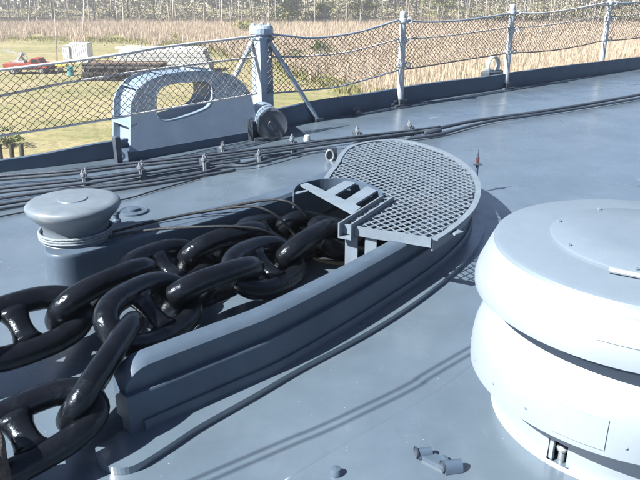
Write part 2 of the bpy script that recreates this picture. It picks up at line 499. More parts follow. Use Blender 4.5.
mb.f += [tuple(range(3 * n_p, 4 * n_p))]
build('bollard_pad', mb, M_coam, co, smooth=True, angle=35)
# hawse pipe going down through the deck
mb = MB()
secs = []
for (z, sc, sh) in ((.03, 1.03, 0), (.025, .97, 0), (-.2, .93, .12), (-.9, .85, .55), (-2.2, .7, 1.3)):
    secs.append([Vector((0, 0, z)) + HC + HU * sh + (h - HC) * sc for h in hole])
mb.loft(secs, caps=False)
pp = build('hawse_pipe', mb, M_pipe, co, smooth=True)
mb = MB(); mb.add([v for v in secs[-1]], [tuple(range(40))]); build('pipe_bottom', mb, M_pipe, co)

# ------------------------------------------------------------------ bollard on the pad
bo = thing('bollard', BC + Vector((0, 0, .282)), 'squat blue grey bollard with a wide flat head, wire turned round its neck', 'bollard')
mb = MB(); mb.lathe([(.185, .282), (.172, .30), (.165, .335), (.17, .36), (.19, .39), (.218, .418), (.234, .440), (.24, .456), (.238, .470), (.228, .480), (.20, .486), (.06, .489), (.0, .489)], BC, 64)
build('head', mb, M_boll, bo, smooth=True, angle=50)
mb = MB(); mb.lathe([(.075, .4885), (.072, .494), (.0, .495)], BC, 28); build('cap_plug', mb, M_boll, bo, smooth=True, angle=30)
wt = MB(); pts = []
for k in range(3 * 36 + 1):
    q = 2 * PI * k / 36 + .3
    pts.append(BC + Vector((.188 * math.cos(q), .188 * math.sin(q), .293 + .0135 * k / 36)))
wt.tube(pts, .0075, 7)
tag(build('wire_turns', wt, M_coil, None, smooth=True), 'thin grey wire rope wound three times round the neck of the bollard', 'wire rope')

# ------------------------------------------------------------------ anchor chains
D = .10
def link_mesh():
    mb = MB(); secs = []
    N = 44
    for k in range(N):
        q = 2 * PI * k / N
        c, s_ = math.cos(q), math.sin(q)
        e = .78
        x = 2.5 * D * math.copysign(abs(c) ** e, c); y = 1.24 * D * math.copysign(abs(s_) ** e, s_)
        secs.append(Vector((x, y, 0)))
    mb.tube(secs, D * .525, 18, closed=True)
    return mb
def stud_mesh():
    mb = MB(); n = 14
    prof_ = [(.66, -.85), (.52, -.62), (.44, -.3), (.42, 0), (.44, .3), (.52, .62), (.66, .85)]
    secs = [[Vector((r * D * math.cos(2 * PI * k / n) * 1.1, y * D, r * D * .8 * math.sin(2 * PI * k / n))) for k in range(n)] for r, y in prof_]
    mb.loft(secs); return mb
LINK = None
def chain(name, label, joints, rolls, loc, over={}, thick={}):
    global LINK
    root = thing(name, loc, label, 'anchor chain')
    for i in range(len(joints) - 1):
        a, b = over.get(i, (joints[i], joints[i + 1]))
        a = Vector(a); b = Vector(b)
        t = (b - a).normalized(); up = Vector((0, 0, 1))
        y = up.cross(t).normalized(); z = t.cross(y)
        R = Matrix((t, y, z)).transposed().to_4x4() @ Matrix.Rotation(math.radians(rolls[i]), 4, 'X')
        L_ = (b - a).length
        if LINK is None:
            l = build('chain_link', link_mesh(), M_chain, root, smooth=True, local=True)
            st = build('stud', stud_mesh(), M_chain, l, smooth=True, local=True)
            LINK = (l, st)
        else:
            l = LINK[0].copy(); C.objects.link(l); l.parent = root
            st = LINK[1].copy(); C.objects.link(st); st.parent = l
        l.matrix_local = Matrix.Translation((a + b) / 2 - Vector(loc)) @ R @ Matrix.Diagonal((L_ / (4 * D), thick.get(i, 1), thick.get(i, 1), 1))
    return root
near_j = [(-1.80, 1.38, .13), (-1.47, 1.59, .13), (-1.13, 1.77, .13), (-.835, 2.01, .185), (-.788, 2.407, .274), (-.636, 2.774, .231), (-.378, 3.079, .203), (-.184, 3.425, .154), (.023, 3.767, .152), (.25, 4.02, .02), (.46, 4.24, -.19), (.68, 4.45, -.42), (.90, 4.7, -.6)]
near_r = [40, -50, 22, -58, 44, -46, 38, -52, 30, -70, 10, -80]
chain('anchor_chain', 'heavy black stud link chain nearest the camera, climbing over the coaming end', near_j, near_r, (-.66, 2.6, .0), {3: ((-0.838, 2.019, 0.190), (-0.774, 2.402, 0.245))}, {0: .88, 1: .88, 2: .88, 3: .85, 4: .97})
far_j = [(-2.12, 2.0, .2), (-1.76, 2.18, .2), (-1.41, 2.43, .19), (-1.107, 2.698, .20), (-.869, 3.019, .208), (-.675, 3.367, .172), (-.381, 3.638, .17), (-.211, 3.992, .10), (.03, 4.27, -.06), (.26, 4.53, -.26), (.5, 4.8, -.45), (.75, 5.08, -.62)]
far_r = [30, -56, 30, -56, 30, -56, 30, -62, 15, -80, 10]
chain('anchor_chain', 'heavy black stud link chain on the bollard side, behind the nearer chain', far_j, far_r, (-.9, 3.0, .0))

# coarse dark rope heap in the near left corner
rc = thing('rope_coil', (-1.06, 1.66, 0), 'coarse rusty brown rope lashing in the bottom left corner', 'rope')
for k in range(5):
    m_ = MB(); pts = []
    for j in range(30):
        q = 2 * PI * j / 30
        pts.append((-1.075 + .012 * k + .055 * math.cos(q) + .01 * math.sin(3 * q + k), 1.70 + .02 * k - .012 * k * math.cos(q), .14 + .115 * math.sin(q) + .008 * math.sin(5 * q + k)))
    m_.tube(pts, .020 + .003 * math.sin(k), 8, closed=True)
    build('rope_turn', m_, M_rust, rc, smooth=True)

# ------------------------------------------------------------------ grating over the opening
GRZ = .33
rim_px = [(329, 178), (333, 172), (339, 164), (345, 153), (354, 146), (373, 141.5), (401, 140.5), (426, 146), (448, 155), (464, 166), (473, 177), (475.6, 189), (472.5, 202), (464, 214), (448, 227.5), (432, 238)]
rim = cr([P(a, b, GRZ) for a, b in rim_px], 4)
front = [P(432, 238, GRZ), P(405, 233.5, GRZ), P(379, 230, GRZ), P(339, 223, GRZ)]
gr = thing('hawse_grating', P(400, 190, GRZ), 'rounded expanded metal safety grating with a flat bar rim above the chain opening', 'grating')
mb = MB(); sweep(mb, rim, [(0.0, GRZ - .072), (0.0, GRZ), (.034, GRZ + .001), (.034, GRZ - .008), (.008, GRZ - .009), (.008, GRZ - .072)][::-1])
build('rim', mb, M_grate, gr)
mb = MB(); f2 = [Vector(p) for p in front]
sweep(mb, f2, [(0.0, GRZ - .05), (0.0, GRZ + .002), (.012, GRZ + .002), (.012, GRZ - .05)]); build('front_bar', mb, M_grate, gr)
# chute frame where the chain passes: curved upright strip, tread frame, angle bar, legs
ZC = GRZ + .02
arc_px = [(294, 197), (295, 189), (301, 184), (316, 180.5), (333, 179), (350, 180), (364, 183.5), (375, 188), (382, 194)]
arc = cr([P(a, b, ZC) for a, b in arc_px], 4)
mb = MB(); sweep(mb, arc, [(0, ZC - .07), (0, ZC + .004), (.01, ZC + .004), (.01, ZC - .07)]); build('curved_guard', mb, M_blue, gr)
ab0 = P(382, 195, ZC); ab1 = P(338, 223, ZC)
tt = (ab1 - ab0).normalized(); nn = Vector((-tt.y, tt.x, 0))
mb = MB(); mb.loft([[p + nn * o + Vector((0, 0, z)) for o, z in ((0, -.085), (0, .0), (.009, .0), (.009, -.076), (.070, -.076), (.070, .004), (.079, .004), (.079, -.085))] for p in (ab0, ab1)])
build('angle_bar', mb, M_grate, gr)
def flat(pts, th=.012, z=ZC):
    m_ = MB(); m_.prism([P(a, b, z) for a, b in pts], z - th, z); return m_
b = build('tread_bar', flat([(300, 184.5), (307, 182.5), (361, 207), (353, 213.5)]), M_grate, gr)
build('tread', flat([(325, 191.5), (335, 195), (356, 182.5), (345, 180.5)], z=ZC - .002), M_grate, gr)
build('tread', flat([(345, 200), (354.5, 204.5), (377, 190.5), (367, 186)], z=ZC - .002), M_grate, gr)
build('tread', flat([(293, 192.5), (308, 189.5), (308, 191), (294, 194.5)], z=ZC - .004, th=.006), M_grate, gr)
for (x0, x1, zz) in ((346, 358, .04), (366, 377, .05)):
    a = P(x0, 226 + (x0 - 346) * .15, ZC - .03); b_ = P(x1, 226 + (x1 - 346) * .15, ZC - .03)
    mb = MB(); mb.slab([a, b_, Vector((b_.x, b_.y, zz)), Vector((a.x, a.y, zz))], Vector((-.003, .012, 0))); build('leg', mb, M_grate, gr)
mb = MB(); mb.box(P(453, 227, GRZ) + Vector((.01, -.03, -.02)), (.07, .05, .012), Matrix.Rotation(.7, 4, 'Z'), .003); build('lug', mb, M_grate, gr)
# expanded metal strands
poly = [(p.x, p.y) for p in rim] + [(p.x, p.y) for p in front[1:]] + [(ab0.x, ab0.y)] + [(p.x, p.y) for p in arc[::-1][:14]] + [(rim[0].x, rim[0].y)]
e1 = Vector((.985, -.17, 0)); e2 = Vector((.17, .985, 0))
mb = MB(); sx, sy = .029, .038
def strand(a, b_):
    t = (b_ - a); L_ = t.length; t /= L_
    x = Vector((-t.y, t.x, 0)); w = .0044
    up = Vector((0, 0, .005)); tilt = Vector((0, 0, .003 if t.dot(e1) * t.dot(e2) > 0 else -.003))
    vs = []
    for p in (a, b_):
        vs += [p - x * w - tilt - up * .3, p + x * w + tilt - up * .3, p + x * w + tilt + up, p - x * w - tilt + up]
    mb.add(vs, [(0, 4, 5, 1), (1, 5, 6, 2), (2, 6, 7, 3), (3, 7, 4, 0)])
org = Vector((.5, 4.3, GRZ - .012))
for i in range(-62, 62):
    for j in range(-56, 56):
        if (i + j) % 2: continue
        a = org + e1 * (i * sx) + e2 * (j * sy)
        for dj in (-1, 1):
            b_ = org + e1 * ((i + 1) * sx) + e2 * ((j + dj) * sy)
            if inside(a, poly) and inside(b_, poly): strand(a, b_)
            elif inside((a + b_) / 2, poly): strand(a, (a + b_) / 2) if inside(a, poly) else strand((a + b_) / 2, b_)
tag(build('expanded_mesh', mb, M_grate, gr), kind='stuff')
# pin with red mast beside the grating
pb = P(475, 193, 0)
pn = thing('marker_pin', pb, 'thin upright pin with a red band beside the round end of the grating', 'pin')
mb = MB(); mb.tube([pb, pb + Vector((0, 0, .24))], .011, 10); build('shaft', mb, M_blue, pn, smooth=True, angle=40)
mb = MB(); mb.tube([pb + Vector((0, 0, .235)), pb + Vector((0, 0, .285))], [.013, .012], 10); build('band', mb, M_red, pn, smooth=True, angle=40)
mb = MB(); mb.tube([pb + Vector((0, 0, .285)), pb + Vector((0, 0, .35))], [.008, .003], 8); build('tip', mb, M_dark, pn, smooth=True, angle=40)
mb = MB(); mb.box(pb + Vector((0, 0, .232)), (.07, .04, .012), None, .003); build('collar', mb, M_blue, pn)

# ------------------------------------------------------------------ mushroom ventilator on the right
VC = Vector((1.17, 2.25, 0))
vt = thing('mushroom_ventilator', VC, 'big pale grey mushroom ventilator with stacked rounded rings and a blue grey top', 'ventilator')
def hole_skip(i, deg): return i in (1, 2) and 217.5 < deg < 227.5
mb = MB(); mb.lathe([(.492, .0), (.482, .012), (.478, .05), (.478, .095), (.477, .2), (.476, .30)], VC, 144, skip=hole_skip)
body = build('base_drum', mb, M_drum, vt, smooth=True, angle=40)
mb = MB()
for a in (217.5, 227.5):
    q = math.radians(a); c_ = VC + Vector((math.cos(q), math.sin(q), 0)) * .466
    mb.bar(c_ + Vector((0, 0, .01)), c_ + Vector((0, 0, .10)), .03, .012, (math.cos(q), math.sin(q), 0))
build('opening_frame', mb, M_drum, vt)
q = math.radians(222.0); c_ = VC + Vector((math.cos(q), math.sin(q), 0)) * .445
mb = MB(); mb.tube([c_ + Vector((0, 0, .0)), c_ + Vector((0, 0, .055))], .012, 10); mb.lathe([(.02, .05), (.022, .06), (.012, .072), (0, .074)], c_, 12)
build('latch', mb, M_clip, vt, smooth=True, angle=40)
mb = MB(); mb.lathe([(.465, .200), (.583, .190), (.588, .192), (.589, .215), (.587, .27), (.581, .318), (.568, .356), (.548, .392), (.50, .447), (.46, .457)], VC, 144)
build('lower_ring', mb, M_drum, vt, smooth=True, angle=24)
mb = MB(); mb.lathe([(.462, .44), (.462, .52)], VC, 144); build('neck', mb, M_drum, vt, smooth=True)
mb = MB(); mb.lathe([(.46, .514), (.589, .505), (.596, .507), (.598, .535), (.588, .575), (.563, .632), (.542, .679)], VC, 144)
build('cap', mb, M_drum, vt, smooth=True, angle=24)
mb = MB(); mb.lathe([(.5422, .6785), (.536, .690), (.52, .696), (.35, .703), (.345, .7035)], VC, 144); build('cap_top', mb, M_drumtop, vt, smooth=True, angle=24)
mb = MB(); mb.lathe([(.345, .700), (.345, .712), (.338, .717), (.15, .722), (.0, .723)], VC, 96); lid = build('lid', mb, M_drumtop, vt, smooth=True, angle=40)
for a in range(0, 360, 45):
    q = math.radians(a + 12); c_ = VC + Vector((math.cos(q), math.sin(q), 0)) * .325
    mb = MB(); mb.lathe([(.009, .712), (.009, .723), (.0, .725)], c_, 6); build('bolt', mb, M_drumtop, lid)
for a in range(150, 330, 16):
    q = math.radians(a); c_ = VC + Vector((math.cos(q), math.sin(q), 0)) * .586
    mb = MB(); mb.lathe([(.0055, -.004), (.005, .003), (.0, .0045)], (0, 0, 0), 8)
    R = Vector((math.cos(q), math.sin(q), .18)).to_track_quat('Z', 'Y').to_matrix().to_4x4()
    m2 = MB(); m2.add([R @ Vector(v) + c_ + Vector((0, 0, .24)) for v in mb.v], mb.f)
    build('rivet', m2, M_drumtop, vt, smooth=True)
def patch(name, rz, a0, a1):
    m_ = MB(); secs = []
    for k in range(15):
        q = math.radians(a0 + (a1 - a0) * k / 14); u = Vector((math.cos(q), math.sin(q), 0))
        secs.append([VC + u * (r_ + e_) + Vector((0, 0, z_)) for r_, z_, e_ in [(r1, z1, -.004) for r1, z1 in rz] + [(r1, z1, .0045) for r1, z1 in rz[::-1]]])
    m_.loft(secs); return build(name, m_, M_drum, vt, smooth=True, angle=40)
patch('cover_plate', [(.586, .58), (.564, .63), (.553, .655)], 233, 262)
patch('cover_plate', [(.589, .215), (.587, .27), (.581, .318)], 224, 240)
mb = MB(); mb.tube([VC + Vector((-.26, -.27, .715)), VC + Vector((-.16, -.33, .715))], .008, 6); build('hinge', mb, M_post, vt)

# ------------------------------------------------------------------ closed chock at the deck edge
CA = Vector((-1.71, 6.05, 0)); CB = Vector((-.63, 7.03, 0))
cu = (CB - CA).normalized(); cnv = Vector((-cu.y, cu.x, 0))         # cnv points outboard
ck = thing('closed_chock', CA, 'blue grey closed chock with rounded top and oval rope opening at the deck edge', 'chock')
LEAN = .40
def CP(px, py, off=0):      # photo point on the leaning front plate
    r = ray(px, py); nrm = (cnv - Vector((0, 0, LEAN))).normalized()
    base = CA + cnv * off
    t = (base - Vector((0, 0, EYE))).dot(nrm) / r.dot(nrm)
    return Vector((0, 0, EYE)) + r * t
out_px = [(130.5, 153), (130.5, 128), (131, 105), (134, 96), (138, 89.5), (144, 83.5), (151.6, 79), (164, 74.5), (179, 72), (198, 70.5), (217, 71), (228, 73.5), (237.5, 78), (245, 84), (249.6, 92), (253.5, 104), (256.5, 119), (258, 131)]
hol_px = [(156.5, 104), (157.5, 95), (161, 89), (167, 85.5), (179, 83), (193, 82), (203, 81.6), (209, 83), (212, 88), (212.5, 97), (210.5, 103), (206, 108), (193, 113.5), (180, 117.5), (169, 120), (162, 119.5), (158, 115)]
outl = [CP(*p) for p in out_px]
hl = cr([CP(*p) for p in hol_px + hol_px[:1]], 3)[:-1]
TH = cnv * .33 + Vector((0, 0, .01))
def plate_with_hole(outer_pts, hole_pts, d):
    bm = bmesh.new()
    def lp(pts):
        vs = [bm.verts.new(p) for p in pts]
        return [bm.edges.new((vs[i], vs[(i + 1) % len(vs)])) for i in range(len(vs))]
    ed = lp(outer_pts) + lp(hole_pts)
    r = bmesh.ops.triangle_fill(bm, use_beauty=True, use_dissolve=False, edges=ed)
    fcs = [f for f in bm.faces]
    ex = bmesh.ops.extrude_face_region(bm, geom=fcs)
    bmesh.ops.translate(bm, verts=[v for v in ex['geom'] if isinstance(v, bmesh.types.BMVert)], vec=d)
    bm.verts.index_update()
    m_ = MB(); m_.add([v.co.copy() for v in bm.verts], [tuple(v.index for v in f.verts) for f in bm.faces]); bm.free()
    return m_
cc = sum(hl, Vector((0, 0, 0))) / len(hl)
hl_big = [cc + (p - cc) * 1.10 for p in hl]
build('front_plate', plate_with_hole(outl, hl, cnv * .022), M_chock, ck)
rear = [p + TH for p in outl]; rear_h = [p + TH for p in hl]
build('rear_plate', plate_with_hole(rear, rear_h, cnv * .02), M_chock, ck)
# rounded lip round the opening, and the throat between the plates
n_h = len(hl)
secs = []
for s_, push, out_ in ((0, .002, 1.04), (0, -.0015, 1.03), (0, -.0015, 1.01), (0, .006, .985), (0, .03, .97), (1, .0, .97), (1, .022, 1.04)):
    secs.append([cc + (p - cc) * out_ + cnv * push + (TH if s_ else Vector((0, 0, 0))) for p in hl])
mb = MB(); mb.add([v for s in secs for v in s], [(i * n_h + k, (i + 1) * n_h + k, (i + 1) * n_h + (k + 1) % n_h, i * n_h + (k + 1) % n_h) for i in range(len(secs) - 1) for k in range(n_h)])
build('throat', mb, M_chock, ck, smooth=True)
# recessed shell between plates + ribs
co_ = sum(outl, Vector((0, 0, 0))) / len(outl)
sh = [co_ + (p - co_) * .90 for p in outl]
m = len(sh)
mb = MB(); mb.add(sh + [p + TH for p in sh], [(i, i + 1, m + i + 1, m + i) for i in range(m - 1)])
build('shell', mb, M_chock, ck, smooth=True)
for i in (1, 4, 7, 9, 11, 14, 16):
    a, b_ = outl[i], sh[i]; d_ = (outl[min(i + 1, m - 1)] - outl[i - 1]).normalized() * .018
    mb = MB(); mb.slab([a, b_, b_ + TH, a + TH], d_); build('rib', mb, M_chock, ck)
# vertical foot below the leaning plate
f0, f1 = CP(130.5, 153), CP(258, 131)
mb = MB()
g0 = Vector((f0.x, f0.y, 0)) - cnv * .004; g1 = Vector((f1.x, f1.y, 0)) - cnv * .004
mb.slab([g0 + Vector((0, 0, f0.z + .006)), g1 + Vector((0, 0, f1.z + .006)), g1, g0], cnv * .32)
build('foot', mb, M_blue, ck)
# little shackle bracket on its left edge
kb = CP(118, 120, .3)
kp = PV(120, 152, (-1.80, 6.05), (-1.0, 6.78))
mb = MB(); mb.box(Vector((kp.x - .02, kp.y, .12)), (.05, .06, .24), Matrix.Rotation(.74, 4, 'Z'), .008); build('bracket', mb, M_dark, ck)
mb = MB(); mb.tube([Vector((kp.x, kp.y, .06)) + Vector((.035 * math.cos(q_ * PI / 8), 0, .035 * math.sin(q_ * PI / 8))) for q_ in range(16)], .01, 6, closed=True); build('shackle', mb, M_clip, ck, smooth=True)

# roller drum beside the chock
ra = P(273, 139, 0) + Vector((0, 0, .14)); rdir = Vector((-.28, .96, 0)).normalized()
rl = thing('fairlead_roller', P(273, 139, 0), 'short pale cylinder roller with dark end lying between chock and square post', 'roller')
Rz = rdir.to_track_quat('Z', 'Y').to_matrix().to_4x4()
mb = MB(); mb.lathe([(.15, 0), (.162, .012), (.162, .5), (.155, .53), (.0, .53)], ra, 36, M=Rz); build('drum', mb, M_chock, rl, smooth=True, angle=40)
mb = MB(); mb.lathe([(.0, -.010), (.05, -.010), (.055, -.004), (.14, -.004), (.152, -.010), (.1635, -.006), (.1645, .03)], ra, 36, M=Rz); build('end_disc', mb, M_dark, rl, smooth=True, angle=40)  # end face painted dark in place of the shade on it
mb = MB(); mb.box(P(273, 139, 0) + rdir * .25 + Vector((0, 0, .012)), (.40, .62, .024), Matrix.Rotation(math.atan2(-rdir.x, rdir.y), 4, 'Z'), .004); build('foot', mb, M_dark, rl)
mb = MB(); mb.box(P(262, 140, 0) + rdir * .05 + Vector((-.10, 0, .10)), (.05, .12, .2), None, .005); build('cheek', mb, M_dark, rl)

# ------------------------------------------------------------------ square end post with struts
PB = P(264, 124.5, 0)
ptop = PV(263, 25, (PB.x - 1, PB.y), (PB.x + 1, PB.y)).z
ps = thing('net_post', PB, 'thick square blue grey post with a flanged cap and two diagonal stays', 'post')
Rp = Matrix.Rotation(.72, 4, 'Z')
mb = MB()
mb.box(PB + Vector((0, 0, (ptop - .09) / 2)), (.165, .165, ptop - .09), Rp, .012); build('shaft', mb, M_bigpost, ps)
mb = MB(); mb.lathe([(.11, ptop - .10), (.128, ptop - .09), (.13, ptop - .03), (.118, ptop - .006), (0, ptop)], PB, 20); mb.box(PB + Vector((0, 0, ptop - .135)), (.20, .20, .035), Rp, .008); build('cap', mb, M_bigpost, ps)
for dx_, dy_ in ((.06, .06), (-.06, .06), (.06, -.06), (-.06, -.06)):
    mb = MB(); mb.lathe([(.018, ptop - .006), (.018, ptop + .018), (0, ptop + .02)], PB + Rp @ Vector((dx_, dy_, 0)), 6); build('bolt', mb, M_post, ps)
mb = MB(); mb.box(PB + Vector((0, 0, .012)), (.34, .34, .024), Rp, .004); build('base_plate', mb, M_blue, ps)
s0 = PB + Vector((.09, -.05, ptop - .17)); s1 = P(318, 121, 0)
mb = MB(); mb.tube([s0, s1 + Vector((0, 0, .01))], .026, 10); sy_ = build('stay', mb, M_bigpost, ps, smooth=True, angle=40)
mb = MB(); mb.box(s1 + Vector((0, 0, .02)), (.12, .08, .04), Rp, .006); build('stay_foot', mb, M_dark, sy_)
s0 = PB + Vector((-.10, .0, ptop - .17)); s1 = Vector((-1.28, 7.05, .10))
s1 = PV(222, 102, (-1.6, 6.55), (-.6, 7.52))
mb = MB(); mb.tube([s0, s1], .028, 10); build('stay', mb, M_post, ps, smooth=True, angle=40)

# ------------------------------------------------------------------ stanchions
st0 = None
SB = []
st_labels = ['white grey tube stanchion nearest the square post', 'leaning white grey tube stanchion beside the small fairlead ring', 'white grey tube stanchion farthest right in the picture', 'white grey tube stanchion beyond the right picture edge']
tops = []
def stanchion(loc, h, label):
    r = thing('stanchion', loc, label, 'stanchion', 'stanchions along the bulwark')
    o = Vector(loc)
    mb = MB(); mb.lathe([(.047, .06), (.045, h * .55), (.040, h - .05), (.040, h - .01), (.03, h), (0, h + .002)], o, 16); build('tube', mb, M_post, r, smooth=True, angle=50)
    for zc in (h - .115, h * .70, h * .44):
        mb = MB(); mb.lathe([(.044, zc - .028), (.058, zc - .022), (.060, zc), (.058, zc + .022), (.044, zc + .028)], o, 16); cl = build('collar', mb, M_post, r, smooth=True, angle=50)
        mb = MB(); mb.tube([o + Vector((.085 + .03 * math.cos(a * PI / 6), -.02, zc + .03 * math.sin(a * PI / 6))) for a in range(12)], .009, 6, closed=True); build('eye', mb, M_post, cl, smooth=True)
    mb = MB(); mb.box(o + Vector((0, 0, .045)), (.10, .12, .09), Matrix.Rotation(.66, 4, 'Z'), .012); mb.box(o + Vector((0, 0, .008)), (.26, .2, .016), Matrix.Rotation(.66, 4, 'Z'), .003); ft = build('socket', mb, M_dark, r)
    mb = MB(); mb.tube([o + Vector((-.09, -.05, .055)), o + Vector((.09, .05, .055))], .016, 8); mb.tube([o + Vector((-.10, -.06, .04)), o + Vector((-.10, -.06, .0))], .03, 8); build('hinge_pin', mb, M_post, ft, smooth=True, angle=40)
    return r
for (px, py, tx, ty, lab) in ((399.5, 105, 400, 11, st_labels[0]), (505, 88, 515, 4, st_labels[1]), (600, 72, 606, -4, st_labels[2])):
    b_ = P(px, py, 0); t_ = PV(tx, ty, (b_.x - 1, b_.y), (b_.x + 1, b_.y))
    stanchion(b_, t_.z, lab); SB.append(b_)
nxt = SB[2] + (SB[2] - SB[1]) * 1.05
stanchion(nxt, 1.24, st_labels[3]); SB.append(nxt)

# ------------------------------------------------------------------ lifelines and safety nets
def net_span(label, A, B, top_px, mid_px, bot_px, mats, planes=None, cell=.034):
    pl = planes or (lambda px: (A, B))
    root = thing('safety_net', Vector((A[0], A[1], 0)), label, 'safety net', 'safety nets along the bulwark')
    def line(pxs):
        return cr([PV(px, py, *pl(px)) for px, py in pxs], 8)
    T = line(top_px); Mi = line(mid_px); Bo = line(bot_px)
    for nm, pts, mt, r_ in (('top_lifeline', T, mats[0], .0125), ('middle_lifeline', Mi, mats[1], .0105), ('bottom_lifeline', Bo, mats[2], .010)):
        m_ = MB(); m_.tube(pts, r_, 7); build(nm, m_, mt, root, smooth=True)
    def res(pts, n):
        d = [0]
        for i in range(1, len(pts)): d.append(d[-1] + (pts[i] - pts[i - 1]).length)
        o = []; j = 0
        for k in range(n + 1):
            q = d[-1] * k / n
            while j < len(d) - 2 and d[j + 1] < q: j += 1
            f = (q - d[j]) / max(d[j + 1] - d[j], 1e-6); o.append(pts[j].lerp(pts[j + 1], f))
        return o
    L_ = sum((T[i + 1] - T[i]).length for i in range(len(T) - 1))
    nu = max(4, int(L_ / cell)); nv = max(4, int(round((T[0] - Bo[0]).length / (cell * .9)))); nv += nv % 2
    Tn, Bn = res(T, nu), res(Bo, nu)
    m_ = MB()
    def nodep(i, j):
        p = Tn[i].lerp(Bn[i], j / nv)
        bl = math.sin(PI * j / nv) * .03
        sd = math.sin(i * 12.9 + j * 78.2) * 43758.5; sd -= math.floor(sd)
        sd2 = math.sin(i * 39.3 + j * 11.1) * 24634.6; sd2 -= math.floor(sd2)
        return p + Vector((.02 * (sd - .5), -bl + .01 * math.sin(i * .7 + j), .02 * (sd2 - .5)))
    def seg(a, b_, r=(.0031 if A[0] < -1 else .0038)):
        t = (b_ - a).normalized(); x = t.cross(Vector((.6, -.8, 0))).normalized(); y = x.cross(t)
        vs = []
        for p in (a, b_):
            vs += [p + x * r, p - x * r * .5 + y * r * .87, p - x * r * .5 - y * r * .87]
        m_.add(vs, [(0, 3, 4, 1), (1, 4, 5, 2), (2, 5, 3, 0)])
    for i in range(nu):
        for j in range(nv + 1):
            if (i + j) % 2: continue
            for dj in (-1, 1):
                if 0 <= j + dj <= nv: seg(nodep(i, j), nodep(i + 1, j + dj))
    tag(build('netting', m_, M_net, root), kind='stuff')
    return root
A0 = (SB[0].x, SB[0].y)
pA = (PB.x + .04, PB.y - .10)
net_span('brown diamond net between the square post and the first stanchion', pA, A0,
         [(268, 34), (290, 36), (313, 38), (355, 33), (399, 20)], [(269, 57), (310, 56), (351, 51.5), (399, 39)], [(268, 93.5), (305, 90.5), (344, 85.5), (399, 70)], (M_rope2, M_rope, M_rope2))
net_span('brown diamond net between the first and second stanchions', A0, (SB[1].x, SB[1].y),
         [(401, 20), (430, 22), (470, 19.5), (513, 13)], [(401, 39), (430, 37.5), (470, 33), (512, 27)], [(400, 70), (430, 65.5), (470, 59), (509, 53)], (M_rope2, M_rope, M_net))
net_span('brown diamond net between the second and third stanchions', (SB[1].x, SB[1].y), (SB[2].x, SB[2].y),
         [(514, 13), (540, 13.5), (570, 9.5), (605, 3)], [(513, 28), (540, 26), (570, 22), (604, 16)], [(510, 53), (540, 51.5), (570, 48), (602, 41)], (M_rope, M_rope, M_net))
net_span('brown diamond net at the right picture edge past the third stanchion', (SB[2].x, SB[2].y), (SB[3].x, SB[3].y),
         [(606, 3), (630, 3), (660, -1), (690, -6)], [(605, 17), (630, 15.5), (660, 11), (690, 6)], [(603, 41), (630, 39), (660, 35), (690, 29)], (M_rope2, M_rope, M_net))
# the long left span, hung inboard across the chock
NL = [(-.60, 7.22), (-1.80, 6.0), (-4.2, 4.75)]
def lplane(px): return (NL[0], NL[1]) if px > 118 else (NL[1], NL[2])
net_span('brown diamond net on white ropes hung in front of the chock at left', NL[1], NL[0],
         [(-90, 78), (-40, 74), (0, 70), (65, 62), (118, 54.5), (165, 47), (220, 40.5), (257, 36)], [(-90, 112), (-40, 104), (0, 96), (60, 84), (118, 74.5), (165, 68), (220, 61), (257, 57)],
         [(-90, 148), (-40, 142), (0, 136), (60, 127), (118, 117.5), (165, 109), (220, 100), (257, 93.5)], (M_rope, M_rope, M_rope), lplane)

# ------------------------------------------------------------------ wire ropes lying along the deck edge
def cable(label, pxs, z, r, mt=M_wire, zs=None):
    pts = cr([P(a, b_, (zs[i] if zs else z)) for i, (a, b_) in enumerate(pxs)], 7)
    m_ = MB(); m_.tube(pts, r, 8)
    return tag(build('deck_wire_rope', m_, mt, smooth=True), label, 'wire rope', 'wire ropes along the deck edge')
cable('dark wire rope running along the deck, outermost of the bundle', [(-60, 182), (0, 176), (69, 171), (125, 164), (200, 156), (292, 144.5), (356, 136.5), (409, 130.5), (440, 126.5)], .07, .013)
cable('dark wire rope through the clips, second from the bulwark', [(-60, 196), (0, 188.5), (87, 179), (141, 171.5), (200, 162), (292, 149), (360, 139.5), (409, 133), (436, 130)], .065, .014)
cable('dark wire rope through the clips, third from the bulwark', [(-60, 200), (0, 192.5), (87, 183), (141, 175), (200, 166), (240, 161)], .05, .012)
cable('slack dark wire rope lying nearest the grating', [(-60, 216), (0, 204.5), (60, 195), (90, 188.5), (150, 181), (200, 173), (225, 166.5), (250, 165), (280, 158), (305, 151.5), (330, 148)], .035, .013)
cable('thin wire on the deck behind the bollard, its right part standing in for a shadow line', [(-60, 226), (0, 216.5), (30, 211), (60, 206), (120, 200), (160, 189), (200, 178)], .012, .006, M_wire2)  # right part is black wire laid in place of a thin shadow line
cable('long dark wire rope stretching to the right picture edge', [(355, 141), (409, 134), (440, 128), (470, 121.5), (500, 117), (540, 111.5), (590, 103.5), (640, 94.5), (720, 80)], .045, .020)
cable('second dark wire rope stretching to the right picture edge', [(405, 139), (440, 134), (470, 126), (500, 119.5), (540, 114), (590, 106.5), (640, 98), (720, 84)], .03, .017)
cable('dark wire rope doubled close beside the outermost one', [(-60, 186), (0, 179.5), (69, 174), (125, 167), (200, 159), (292, 147), (356, 138.5), (400, 133)], .05, .014)
cable('slack wire rope under the clips before the chock', [(-60, 208), (0, 198.5), (60, 190), (110, 184), (150, 177), (200, 169.5), (240, 164), (270, 157), (300, 153)], .02, .013)
cable('wire rope lying lowest on the deck left of the roller', [(-60, 221), (0, 209), (60, 199), (95, 192.5), (150, 184.5), (200, 176), (235, 169.5)], .014, .011)
